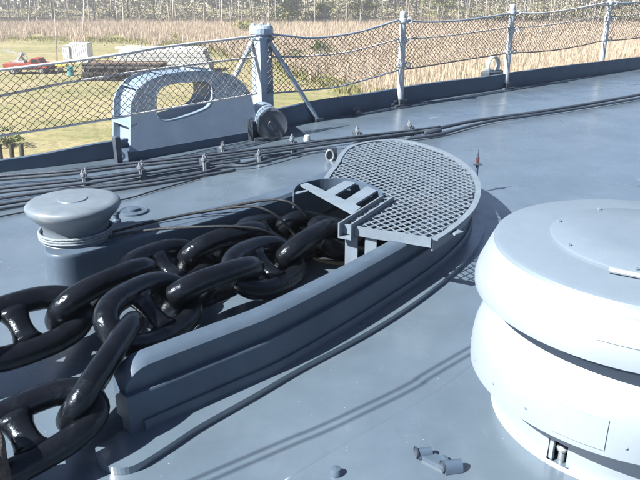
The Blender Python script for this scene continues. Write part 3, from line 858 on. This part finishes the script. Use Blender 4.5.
m_ = MB(); a = P(424, 133, .05); b_ = P(441, 130.5, .05); m_.tube([a, a.lerp(b_, .1), a.lerp(b_, .9), b_], [.02, .034, .034, .018], 10)
tag(build('wire_socket', m_, M_dark, smooth=True, angle=40), 'short dark socket ending a wire rope behind the grating', 'socket')
def clip(px, py, label, s=1.0, sup=False):
    o = P(px, py, 0)
    r = thing('wire_clip', o, label, 'wire clip', 'clips on the deck wire ropes')
    M = Matrix.Rotation(.62, 4, 'Z')
    mb = MB(); mb.box(o + Vector((0, 0, .05 * s)), (.035 * s, .13 * s, .10 * s), M, .008); build('saddle', mb, M_dark, r)
    for k in (-1, 1):
        e = o + M @ Vector((k * .022 * s, k * .03 * s, 0))
        mb = MB(); mb.tube([e + Vector((0, 0, .0)), e + Vector((0, 0, .15 * s))], .009 * s, 8); u = build('bolt', mb, M_clip, r, smooth=True, angle=40)
        mb = MB(); mb.lathe([(.019 * s, .10 * s), (.019 * s, .125 * s), (0, .126 * s)], e, 6); build('nut', mb, M_clip, u)
    return r
clip(86, 187, 'wire clip with two bolts just behind the bollard head')
clip(142, 179, 'wire clip right of the bollard on the second wire')
clip(205, 171, 'dark wire clip below the chock')
clip(223, 158, 'bright bolted wire clip in front of the chock')
clip(259, 163, 'dark low wire clip before the roller', .8)
clip(292, 150, 'bright bolted wire clip in front of the square post')
clip(357, 141, 'bright bolted wire clip beyond the rounded grating end')
clip(409, 135, 'bright bolted wire clip above the middle of the grating')
# padeye with shackle left of grating
o = P(332, 160, 0)
pe = thing('padeye', o, 'dark padeye with a hanging shackle at the left of the grating rim', 'padeye')
mb = MB(); mb.box(o + Vector((0, 0, .06)), (.09, .03, .12), Matrix.Rotation(.3, 4, 'Z'), .008); build('plate', mb, M_dark, pe)
mb = MB(); mb.tube([o + Vector((-.02 + .035 * math.cos(a * PI / 8), -.03, .05 + .05 * math.sin(a * PI / 8))) for a in range(16)], .01, 6, closed=True); build('shackle', mb, M_clip, pe, smooth=True)
# wires leading from the bollard into the hawse
def wire(label, pts, r=.008):
    m_ = MB(); m_.tube(cr([P(*p) for p in pts], 7), r, 7)
    return tag(build('black_wire', m_, M_wire2, smooth=True), label, 'wire rope')
wire('black wire leading from the bollard neck along the far coaming', [(108, 237, .30), (130, 233, .31), (160, 229, .325), (200, 227, .335), (230, 226.5, .33), (258, 229, .30), (275, 236, .24)])
wire('black wire arching over the far coaming into the chain opening', [(112, 232, .31), (150, 222.5, .30), (190, 214, .31), (225, 208.5, .33), (250, 206.5, .34), (266, 210, .32), (280, 219, .26), (293, 233, .16), (300, 243, .10)])
wire('second black wire arching beside the tread frame', [(200, 213, .30), (240, 204.5, .33), (270, 200, .345), (285, 201, .34), (296, 206, .31), (306, 216, .24)])
# small deck fittings
o = P(133.5, 212, 0)
fp = thing('deck_plate', o, 'small round filler cap flush in the deck behind the bollard', 'deck cap')
mb = MB(); mb.lathe([(.105, .001), (.104, .012), (.095, .016), (.088, .012), (.0, .013)], o, 32); build('ring', mb, M_coam, fp, smooth=True, angle=30)
mb = MB(); mb.lathe([(.045, .012), (.043, .03), (.03, .034), (0, .035)], o, 20); build('knob', mb, M_coam, fp, smooth=True, angle=40)
o = P(117, 224, 0)
mb = MB(); mb.lathe([(.03, .0), (.03, .03), (.02, .04), (.02, .07), (.03, .075), (.025, .09), (0, .093)], o, 14); tag(build('deck_stud', mb, M_coam, smooth=True, angle=40), 'tiny round deck stud right of the bollard', 'stud')
o = P(455, 118, 0)
o = P(357, 114.5, 0)
mb = MB(); mb.lathe([(.05, .0), (.05, .04), (.035, .05), (.035, .08), (0, .082)], o, 14); tag(build('deck_stud', mb, M_dark, smooth=True, angle=40), 'tiny dark deck stud by the bulwark near the first stanchion', 'stud')
o = P(307, 141, 0)
mb = MB(); mb.lathe([(.035, .0), (.035, .03), (.025, .06), (0, .065)], o, 14); tag(build('deck_stud', mb, M_post, smooth=True, angle=40), 'tiny pale deck stud beside the wire clip at the roller', 'stud')
# hinged tie-down fitting at the bottom of the picture
o = P(438, 466, 0)
td = thing('tie_down_fitting', o, 'small tie down fitting with two dark hooded lugs on the deck beside the ventilator', 'tie down')
aa = P(424, 456, 0); bb = P(452, 470, 0); d_ = (bb - aa).normalized(); ang = math.atan2(d_.y, d_.x)
mb = MB(); mb.bar(aa + Vector((0, 0, .008)), bb + Vector((0, 0, .008)), .045, .014); build('bar', mb, M_coam, td)
for q_, sc_ in ((aa, .75), (bb, .9)):
    mb = MB(); secs = []
    for x_ in (-.035, .035):
        secs.append([q_ + Matrix.Rotation(ang + .9, 4, 'Z') @ Vector((x_ * sc_, .026 * sc_ * math.cos(t_ * PI / 8), .042 * sc_ * math.sin(t_ * PI / 8) + .002)) for t_ in range(9)])
    mb.loft(secs); build('lug', mb, M_blue, td, smooth=True, angle=50)
    e_ = q_ + Matrix.Rotation(ang + .9, 4, 'Z') @ Vector((.036 * sc_ * (-1), 0, .02))
    mb = MB(); mb.lathe([(.0, 0), (.02, 0), (.021, .006)], e_, 14, M=(Matrix.Rotation(ang + .9, 4, 'Z') @ Vector((-1, 0, 0))).to_track_quat('Z', 'Y').to_matrix().to_4x4()); build('hole', mb, M_dark, td)  # no opening here: flat dark disc stands in for the shaded hollow
mb = MB(); mb.lathe([(.014, 0), (.014, .015), (0, .018)], P(444, 461, 0), 10); build('bolt', mb, M_coam, td)
o = P(336, 474, 0)
mb = MB(); mb.lathe([(.022, 0), (.022, .012), (.016, .024), (0, .027)], o, 16); tag(build('deck_stud', mb, M_coam, smooth=True, angle=40), 'tiny round deck stud at the bottom middle of the picture', 'stud')
# pair of overhead dressing wires: above the frame, seen by their double thin shadow on the deck
sh_px = [(217, 478), (320, 434), (361, 415), (420, 385.5), (478, 350)]
for off, lab in ((0, 'left of two overhead dressing wires casting the thin double shadow'), (.040, 'right of two overhead dressing wires casting the thin double shadow')):
    pts = []
    for a, b_ in sh_px:
        p = P(a, b_, 0) + Vector((-.63, .77, 0)) * off; pts.append(p + TOSUN * (1.68 / TOSUN.z))
    d0 = (pts[0] - pts[1]).normalized(); d1 = (pts[-1] - pts[-2]).normalized()
    pts = [pts[0] + d0 * 9 + Vector((0, 0, 1.6))] + [pts[0] + d0 * 3 + Vector((0, 0, .3))] + pts + [pts[-1] + d1 * 3 + Vector((0, 0, .3)), pts[-1] + d1 * 9 + Vector((0, 0, 1.6))]
    m_ = MB(); m_.tube(cr(pts, 6), .0052, 7)
    tag(build('overhead_wire', m_, M_wire2, smooth=True), lab, 'wire')

# ------------------------------------------------------------------ field, reeds and woods beyond the ship
M_reed = leafmat('dry_reeds', (.25, .195, .14), (.55, .455, .35))
M_reed2 = leafmat('green_bank_grass', (.12, .13, .04), (.30, .27, .12))
M_brush = leafmat('undergrowth_leaves', (.15, .15, .085), (.40, .35, .25))
M_far = leafmat('far_wood_leaves', (.20, .20, .15), (.42, .39, .31))
M_needle = leafmat('pine_needles', (.03, .05, .02), (.08, .11, .04))
M_leaf = leafmat('young_leaves', (.10, .12, .03), (.30, .29, .10))
M_leafg = leafmat('green_leaves', (.05, .075, .02), (.14, .17, .05))
M_bark = mat('pine_bark', (.28, .25, .22), .9, .35, 2.5, .3, 12)
M_bark2 = mat('pale_dead_wood', (.42, .38, .33), .9, .25, 2.5)
def fast_mesh(name, V, F_, mt, parent=None):
    me = bpy.data.meshes.new(name)
    V = np.asarray(V, dtype=np.float32); F_ = np.asarray(F_, dtype=np.int32)
    k = F_.shape[1]
    me.vertices.add(len(V)); me.vertices.foreach_set('co', V.ravel())
    me.loops.add(F_.size); me.loops.foreach_set('vertex_index', F_.ravel())
    me.polygons.add(len(F_)); me.polygons.foreach_set('loop_start', np.arange(0, F_.size, k, dtype=np.int32))
    me.update(calc_edges=True); me.validate()
    me.materials.append(mt)
    o = bpy.data.objects.new(name, me); C.objects.link(o)
    if parent is not None: o.parent = parent
    return o
def blades(name, X, Y, Z0, hmin, hmax, w, mt, lean=.35):
    n = len(X); h = rng.uniform(hmin, hmax, n); a = rng.uniform(0, 2 * PI, n); b_ = rng.uniform(0, 2 * PI, n)
    ww = w * rng.uniform(.6, 1.4, n)
    V = np.zeros((n, 3, 3))
    V[:, 0] = np.stack([X - np.cos(a) * ww, Y - np.sin(a) * ww, Z0], 1)
    V[:, 1] = np.stack([X + np.cos(a) * ww, Y + np.sin(a) * ww, Z0], 1)
    V[:, 2] = np.stack([X + np.cos(b_) * h * lean * rng.random(n), Y + np.sin(b_) * h * lean * rng.random(n), Z0 + h], 1)
    return fast_mesh(name, V.reshape(-1, 3), np.arange(n * 3).reshape(-1, 3), mt)
def leaves(X, Y, Z, size):
    n = len(X)
    u = rng.normal(size=(n, 3)); u /= np.linalg.norm(u, axis=1)[:, None]
    w = rng.normal(size=(n, 3)); w -= u * (u * w).sum(1)[:, None]; w /= np.linalg.norm(w, axis=1)[:, None]
    s = (size * rng.uniform(.6, 1.4, n))[:, None]
    c = np.stack([X, Y, Z], 1)
    V = np.stack([c - u * s, c + w * s * .5, c + u * s, c - w * s * .5], 1)
    return V.reshape(-1, 3), np.arange(n * 4).reshape(-1, 4)
# lawn / reed boundary measured along the view
bpx = [(-120, 37), (0, 38.5), (130, 40), (200, 46), (250, 58), (300, 72), (350, 88), (400, 97), (450, 93), (520, 100), (640, 110), (760, 110)]
bs = [G(*p) for p in bpx]; bS = np.array([p.x / p.y for p in bs]); bD = np.array([p.y for p in bs])
def bound(s): return np.interp(s, bS, bD)
n = 260000
s = rng.uniform(-.62, .62, n); lo = bound(s); wob = 1 + .05 * np.sin(s * 60) + .03 * np.sin(s * 170)
d = np.sqrt(rng.uniform(0, 1, n)) * (150 - lo * wob) + lo * wob
d = np.where(rng.random(n) < .5, lo * wob + (150 - lo * wob) * rng.random(n), d)
tag(blades('dry_reeds', s * d, d, np.full(n, GZ - .05), .45, 1.45, .03, M_reed), 'pale tan dry reeds covering the marsh beyond the lawn', 'reeds', kind='stuff')
n = 26000
s = rng.uniform(-.62, .30, n); d = bound(s) - np.abs(rng.normal(0, 3.2, n)) + 1.5
tag(blades('bank_grass', s * d, d, np.full(n, GZ - .03), .12, .5, .05, M_reed2), 'greenish rough grass along the edge of the reeds', 'grass', kind='stuff')
n = 90000
s = rng.uniform(-.62, .62, n); d = rng.uniform(142, 200, n)
hgt = rng.exponential(1.15, n) * (.55 + .45 * np.sin(s * 23 + 1) + .35 * np.sin(s * 61))
hgt = np.clip(np.abs(hgt), .02, 6.0)
V, F_ = leaves(s * d, d, GZ + hgt, np.full(n, .22))
tag(fast_mesh('undergrowth', V, F_, M_brush), 'brown green undergrowth between the pine trunks', 'undergrowth', kind='stuff')
n = 70000
s = rng.uniform(-.8, .8, n); d = rng.uniform(200, 250, n)
V, F_ = leaves(s * d, d, GZ + rng.uniform(0, 1, n) ** .9 * (15 + 3 * np.sin(s * 31)), np.full(n, .8))
tag(fast_mesh('far_wood', V, F_, M_far), 'hazy far wood behind the pine trunks', 'wood', kind='stuff')

# pine trees: trunk and crown, individuals
def tree_proto(k):
    h = 13 + 2.2 * k
    r = .085 + .018 * k
    t = MB(); pts = []; rs = []
    for i in range(9):
        z = h * i / 8
        pts.append((.25 * math.sin(z * .22 + k * 1.7), .2 * math.sin(z * .17 + k), z - (.3 if i == 0 else 0))); rs.append(r * (1.15 - .95 * i / 8))
    t.tube(pts, rs, 7)
    for j in range(9 + k):
        z = h * (.2 + .75 * j / (9 + k)); a = j * 2.4 + k; L_ = 1.7 * (1.15 - z / h)
        p = Vector((.25 * math.sin(z * .22 + k * 1.7), .2 * math.sin(z * .17 + k), z)); e = p + Vector((math.cos(a) * L_, math.sin(a) * L_, .5))
        t.tube([p, p.lerp(e, .5) + Vector((0, 0, .05)), e], [.035, .025, .012], 4)
    n = 420
    z = h * (1 - .52 * rng.random(n) ** 1.2); rr = 2.1 * np.sqrt(rng.random(n)) * (1.12 - (z / h) * .8); a = rng.uniform(0, 2 * PI, n)
    V, F_ = leaves(rr * np.cos(a), rr * np.sin(a), z, np.full(n, .42))
    return t, V, F_
protos = []
for k in range(4):
    t, V, F_ = tree_proto(k)
    protos.append((t, V, F_))
made = {}
PINE_LABEL = 'tall thin pine with a bare trunk in the row along the far marsh edge'
NT = 210
for i in range(NT):
    k = i % 4
    sx_ = -.60 + 1.2 * (i + random.uniform(-2.2, 2.2)) / NT
    d_ = random.uniform(138, 190) if i % 3 else random.uniform(136, 148)
    loc = (sx_ * d_, d_, GZ)
    if k not in made:
        r = thing('pine_tree', loc, PINE_LABEL, 'tree', 'pine trees along the far marsh edge')
        tk = build('trunk', protos[k][0], M_bark, r, smooth=True, local=True)
        cw = fast_mesh('crown', protos[k][1], protos[k][2], M_needle, r); made[k] = r
    else:
        r = copy_tree(made[k])
    r.location = loc; sc_ = random.uniform(.75, 1.25); r.scale = (sc_, sc_, random.uniform(.85, 1.15)); r.rotation_euler = (random.uniform(-.03, .03), random.uniform(-.03, .03), random.uniform(0, 6.28))

def bushy(px, py, w, h, nleaf, mt, label, name='leafy_shrub', size=.12, cat='shrub', stem=.05):
    o = G(px, py); r = thing(name, o, label, cat)
    t = MB()
    for j in range(5):
        a = j * 1.3; t.tube([Vector((0, 0, -.05)), Vector((math.cos(a) * w * .12, math.sin(a) * w * .12, h * .45)), Vector((math.cos(a) * w * .3, math.sin(a) * w * .3, h * .85))], [stem, stem * .6, stem * .25], 5)
    build('trunk', t, M_bark, r, smooth=True, local=True)
    nc = 16; cen = rng.normal(size=(nc, 3)) * np.array([w * .24, w * .24, h * .2]) + np.array([0, 0, h * .56])
    idx = rng.integers(0, nc, nleaf); p = cen[idx] + rng.normal(size=(nleaf, 3)) * np.array([w * .10, w * .10, h * .09])
    p[:, 2] = np.clip(p[:, 2], .02, h * 1.1)
    V, F_ = leaves(p[:, 0], p[:, 1], p[:, 2], np.full(nleaf, size))
    fast_mesh('crown', V, F_, mt, r); return r
bushy(290, 24.5, 8.5, 6.5, 2600, M_leaf, 'large yellow green leafy tree at the marsh edge above the square post', 'leafy_tree', .22, 'tree', .12)
bushy(322, 23.5, 5.5, 4.2, 1500, M_leaf, 'rounded yellow green bush right of the large leafy tree', 'leafy_shrub', .2)
bushy(360, 22, 6.5, 5, 1600, M_leaf, 'yellow green bush above the first stanchion', 'leafy_shrub', .2)
bushy(440, 18, 7.5, 5.0, 1600, M_leaf, 'broad yellow green bush between the first and second stanchions', 'leafy_shrub', .2)
bushy(545, 17, 6.0, 5.0, 1300, M_brush, 'brownish bush behind the net right of the second stanchion', 'leafy_shrub', .2)
bushy(245, 34, 3.2, 2.2, 700, M_leaf, 'low pale green bush left of the square post cap', 'leafy_shrub', .14)
bushy(320, 57, 3.0, 2.0, 900, M_leafg, 'dark green bush seen through the net right of the square post', 'leafy_shrub', .13)
bushy(296, 60, 2.2, 1.2, 400, M_leafg, 'small low green bush beside the diagonal stay', 'leafy_shrub', .12)
bushy(487, 30, 1.6, 1.3, 260, M_leafg, 'small green bush in the reeds left of the second stanchion', 'leafy_shrub', .12)
bushy(177, 47, 1.2, 2.2, 220, M_leaf, 'slim young sapling behind the pale concrete slabs', 'sapling', .09, 'tree', .03)
bushy(6, 146, 1.7, 1.0, 900, M_leafg, 'low green bush at the left edge above the dark piles', 'leafy_shrub', .07)
# tall leaning pole and standing dead trunks
def pole(x0, y0, x1, y1, r, label, mt=M_bark2, name='dead_trunk', cat='dead tree'):
    a = G(x0, y0); b_ = PV(x1, y1, (a.x - 1, a.y), (a.x + 1, a.y))
    m_ = MB(); m_.tube([a - Vector((0, 0, .2)), a.lerp(b_, .5) + Vector((.04, 0, 0)), b_], [r, r * .8, r * .5], 7)
    return tag(build(name, m_, mt, smooth=True), label, cat)
pole(57, 61, 54, 4, .075, 'thin dark leaning pole behind the red truck', M_bark, 'utility_pole', 'pole')
pole(83, 33, 84, -3, .13, 'pale dead trunk standing in the reeds above the white container')
pole(124, 31, 122, -3, .12, 'pale dead trunk standing in the reeds above the slabs')
pole(222, 27, 222, -3, .14, 'pale dead trunk left of the large leafy tree')
pole(172, 29, 173, -3, .10, 'thin pale dead trunk above the sapling')
pole(28, 30, 30, -3, .10, 'thin pale dead trunk above the red truck')

# ---- yard clutter on the lawn
M_redp = mat('red_truck_paint', (.27, .05, .03), .4, .2, 3)
M_tyre = mat('tyre_rubber', (.02, .02, .02), .8, .2, 5)
M_mach = mat('weathered_grey_steel', (.30, .30, .29), .6, .25, 3)
M_white = mat('white_container_paint', (.68, .69, .68), .6, .08, 1.5, stain=(1.5, (.5, .47, .42), .55, .8, .6))
M_conc = mat('pale_concrete', (.50, .49, .47), .85, .15, 1.2, .2, 6)
M_concs = mat('weathered_concrete', (.36, .37, .37), .85, .2, 1.2, .2, 6)
M_log = mat('black_creosote_timber', (.028, .025, .022), .85, .5, 4)
M_logr = mat('brown_weathered_timber', (.22, .14, .09), .9, .3, 4)
M_glass = mat('dark_truck_glass', (.02, .025, .03), .1, .1, 3)
M_teal = mat('teal_barrel', (.05, .22, .24), .5, .2, 3)
M_yel = mat('yellow_paint', (.55, .40, .06), .5, .2, 3)
def yard(px, py): return G(px, py)
o = yard(29, 73.5)
tr = thing('red_truck', o, 'small red flatbed truck carrying a grey machine on the lawn', 'truck')
def lbox(name, c, s_, mt, parent, M=None, bev=.04):
    m_ = MB(); m_.box(Vector(o) + Vector(c), s_, M, bev); return build(name, m_, mt, parent)
lbox('chassis', (0, 0, .52), (4.4, 1.5, .16), M_tyre, tr)
lbox('bed', (-.85, 0, .82), (2.5, 1.6, .42), M_redp, tr)
m_ = MB(); m_.loft([[o + Vector((x, y, z)) for x, z in ((.45, .60), (.45, 1.25), (.75, 1.52), (1.35, 1.50), (1.62, 1.08), (2.2, 1.0), (2.25, .60))] for y in (-.8, .8)])
cab = build('cab', m_, M_redp, tr)
m_ = MB(); m_.slab([o + Vector((x, -.805, z)) for x, z in ((.62, 1.10), (.78, 1.44), (1.30, 1.43), (1.50, 1.10))], (0, -.01, 0)); build('side_window', m_, M_glass, cab)
m_ = MB(); m_.box(o + Vector((2.26, -.55, .85)), (.04, .25, .15), None, .01); build('headlight', m_, M_white, cab)
for x in (-1.25, 1.6):
    for y in (-.72, .72):
        m_ = MB(); m_.lathe([(.0, -.11), (.3, -.11), (.34, -.07), (.34, .07), (.3, .11), (0, .11)], o + Vector((x, y, .34)), 20, M=Matrix.Rotation(PI / 2, 4, 'X')); wh = build('wheel', m_, M_tyre, tr, smooth=True, angle=40)
        m_ = MB(); m_.lathe([(.0, -.12), (.17, -.12), (.19, .12), (0, .12)], o + Vector((x, y, .34)), 14, M=Matrix.Rotation(PI / 2, 4, 'X')); build('rim', m_, M_mach, wh, smooth=True, angle=40)
om = o + Vector((-.7, 0, 1.03))
mc = thing('grey_machine', om, 'grey machine with a raised slanting arm loaded on the red truck', 'machine')
m_ = MB(); m_.box(om + Vector((0, 0, .12)), (1.1, .9, .24), None, .04); build('base', m_, M_mach, mc)
m_ = MB(); m_.bar(om + Vector((-.3, 0, .2)), om + Vector((.35, 0, 1.05)), .3, .22); m_.bar(om + Vector((.35, .2, .2)), om + Vector((-.1, .2, .95)), .12, .16); build('mast', m_, M_mach, mc)
m_ = MB(); m_.bar(om + Vector((.45, 0, .75)), om + Vector((-1.5, 0, 1.25)), .14, .14); m_.bar(om + Vector((.5, 0, 1.0)), om + Vector((.75, 0, .3)), .12, .12); build('arm', m_, M_mach, mc)
# low flat trailer behind the truck
o = yard(60, 72)
tl = thing('flat_trailer', o, 'low rusty flat trailer between the red truck and the white container', 'trailer')
lbox('deck', (0, 0, .5), (2.6, 1.4, .10), M_logr, tl)
for x in (-.5, .35):
    m_ = MB(); m_.lathe([(.0, -.1), (.26, -.1), (.28, 0), (.26, .1), (0, .1)], o + Vector((x, -.7, .28)), 16, M=Matrix.Rotation(PI / 2, 4, 'X')); build('wheel', m_, M_tyre, tl, smooth=True, angle=40)
lbox('drawbar', (-1.6, 0, .42), (.9, .1, .08), M_mach, tl, bev=.01)
lbox('yellow_load', (.2, -.1, .66), (1.3, .8, .2), M_yel, tl)
o = yard(71, 76)
m_ = MB(); m_.lathe([(.0, 0), (.3, 0), (.31, .03), (.3, .28), (.315, .3), (.3, .32), (.3, .58), (.315, .6), (.3, .62), (.3, .86), (.31, .88), (.28, .88), (.28, .86), (0, .86)], o, 20)
tag(build('barrel', m_, M_teal, smooth=True, angle=30), 'teal barrel standing below the white container', 'barrel')
# white container: two bays
for (px, w_, h_, lab) in ((70, .75, 1.75, 'narrow white cabinet standing left of the white container'), (83, 2.0, 2.05, 'white ribbed storage container on the lawn behind the timber')):
    o = yard(px, 62)
    ct = thing('storage_container', o, lab, 'container')
    Rc = Matrix.Rotation(-.12, 4, 'Z')
    m_ = MB(); m_.box(o + Vector((0, 0, h_ / 2)), (w_, 1.3, h_), Rc, .03); build('body', m_, M_white, ct)
    k_ = int(w_ / .25)
    for j in range(k_ + 1):
        x = -w_ / 2 + .06 + (w_ - .12) * j / k_
        m_ = MB(); m_.box(o + Rc @ Vector((x, -.67, h_ / 2)), (.05, .05, h_ - .1), Rc); build('side_rib', m_, M_white, ct)
    m_ = MB(); m_.box(o + Vector((0, 0, h_ + .03)), (w_ + .08, 1.4, .06), Rc, .01); build('roof', m_, M_conc, ct)
# timber stack
o = yard(124, 80)
ts = thing('timber_stack', o, 'low stack of black creosoted timbers in front of the concrete slabs', 'timber stack')
random.seed(3)
Rt = Matrix.Rotation(-.05, 4, 'Z')
for row in range(6):
    for c in range(7 if row < 5 else 5):
        y = -1.1 + c * .34 + (.17 if row % 2 else 0); z = .15 + row * .27
        L_ = random.uniform(6.2, 7.6); x = random.uniform(-.4, .4) + row * .12
        a = o + Rt @ Vector((x - L_ / 2, y, z)); b_ = o + Rt @ Vector((x + L_ / 2, y + random.uniform(-.05, .05), z + random.uniform(-.03, .03)))
        m_ = MB(); m_.tube([a, a.lerp(b_, .5), b_], [.14, .15, .13], 8); build('timber', m_, M_log if row < 5 else (M_logr if c % 2 else M_log), ts, smooth=True, angle=50)
for j in range(26):
    x = -3.2 + j * .26; m_ = MB(); L_ = random.uniform(.5, 1.5)
    a = o + Rt @ Vector((x, -1.35 + random.uniform(-.1, .1), .1)); m_.tube([a, a + Vector((random.uniform(-.3, .5), -.05, random.uniform(.5, 1.3)))], .05, 5); build('broken_stake', m_, M_log, ts, smooth=True)
# concrete slab stack
o = yard(166, 71)
cs = thing('slab_stack', o, 'long pale stack of concrete slabs on the lawn behind the chock', 'slab stack')
for row in range(6):
    L_ = 9.6 - row * .25; z = .2 + row * .36
    m_ = MB(); m_.box(o + Vector((random.uniform(-.15, .15), random.uniform(-.05, .05), z)), (L_, 2.6, .32), Matrix.Rotation(random.uniform(-.01, .01), 4, 'Z'), .02); build('slab', m_, M_concs if row < 5 else M_conc, cs)
for j in range(9):
    m_ = MB(); x = -4.2 + j * 1.05; m_.box(o + Vector((x, random.uniform(-.6, .6), 2.34 + .04 * (j % 2))), (random.uniform(.7, 1.6), .25, .16), Matrix.Rotation(random.uniform(-.3, .3), 4, 'Z'), .01); build('offcut', m_, M_conc if j % 3 else M_white, cs)
for j in range(14):
    m_ = MB(); a = o + Vector((-4.5 + j * .3, -.2, 2.2)); m_.tube([a, a + Vector((.1, 0, random.uniform(.4, .8)))], .02, 5); build('rod', m_, M_mach, cs)
o = yard(122, 62)
m_ = MB()
wp = thing('pipe_heap', o, 'jumbled white pipe ends left of the concrete slabs', 'pipes')
for j in range(9):
    a = o + Vector((random.uniform(-1.2, 1.2), random.uniform(-.4, .4), .15 + .16 * (j % 4))); m_ = MB()
    m_.tube([a, a + Vector((random.uniform(.6, 1.6), random.uniform(-.5, .5), random.uniform(-.1, .5)))], .09, 8); build('pipe', m_, M_white, wp, smooth=True, angle=50)
# dark piles at the left edge
for j, (px, lab) in enumerate(((1.5, 'dark timber pile cut by the left picture edge'), (13, 'middle of the three dark timber piles below the green bush'), (23, 'rightmost of the three dark timber piles below the green bush'))):
    o = G(px, 163); m_ = MB(); m_.tube([o - Vector((0, 0, .3)), o + Vector((.02, 0, .5)), o + Vector((.05, .03, 1.0))], [.12, .115, .10], 10)
    tag(build('timber_pile', m_, M_log, smooth=True, angle=50), lab, 'pile')

# ------------------------------------------------------------------ thin morning haze in the air over the marsh
mh = bpy.data.materials.new('thin_haze'); mh.use_nodes = True
nh = mh.node_tree.nodes; nh.clear()
vo = nh.new('ShaderNodeVolumePrincipled'); out = nh.new('ShaderNodeOutputMaterial')
vo.inputs['Color'].default_value = (.88, .93, 1.0, 1); vo.inputs['Density'].default_value = .0013; vo.inputs['Anisotropy'].default_value = .25
mh.node_tree.links.new(vo.outputs[0], out.inputs['Volume'])
m_ = MB(); m_.box((0, 125, (GZ - 1.2 + 22) / 2), (820, 570, 22 - (GZ - 1.2)))
tag(build('haze', m_, mh), kind='stuff')
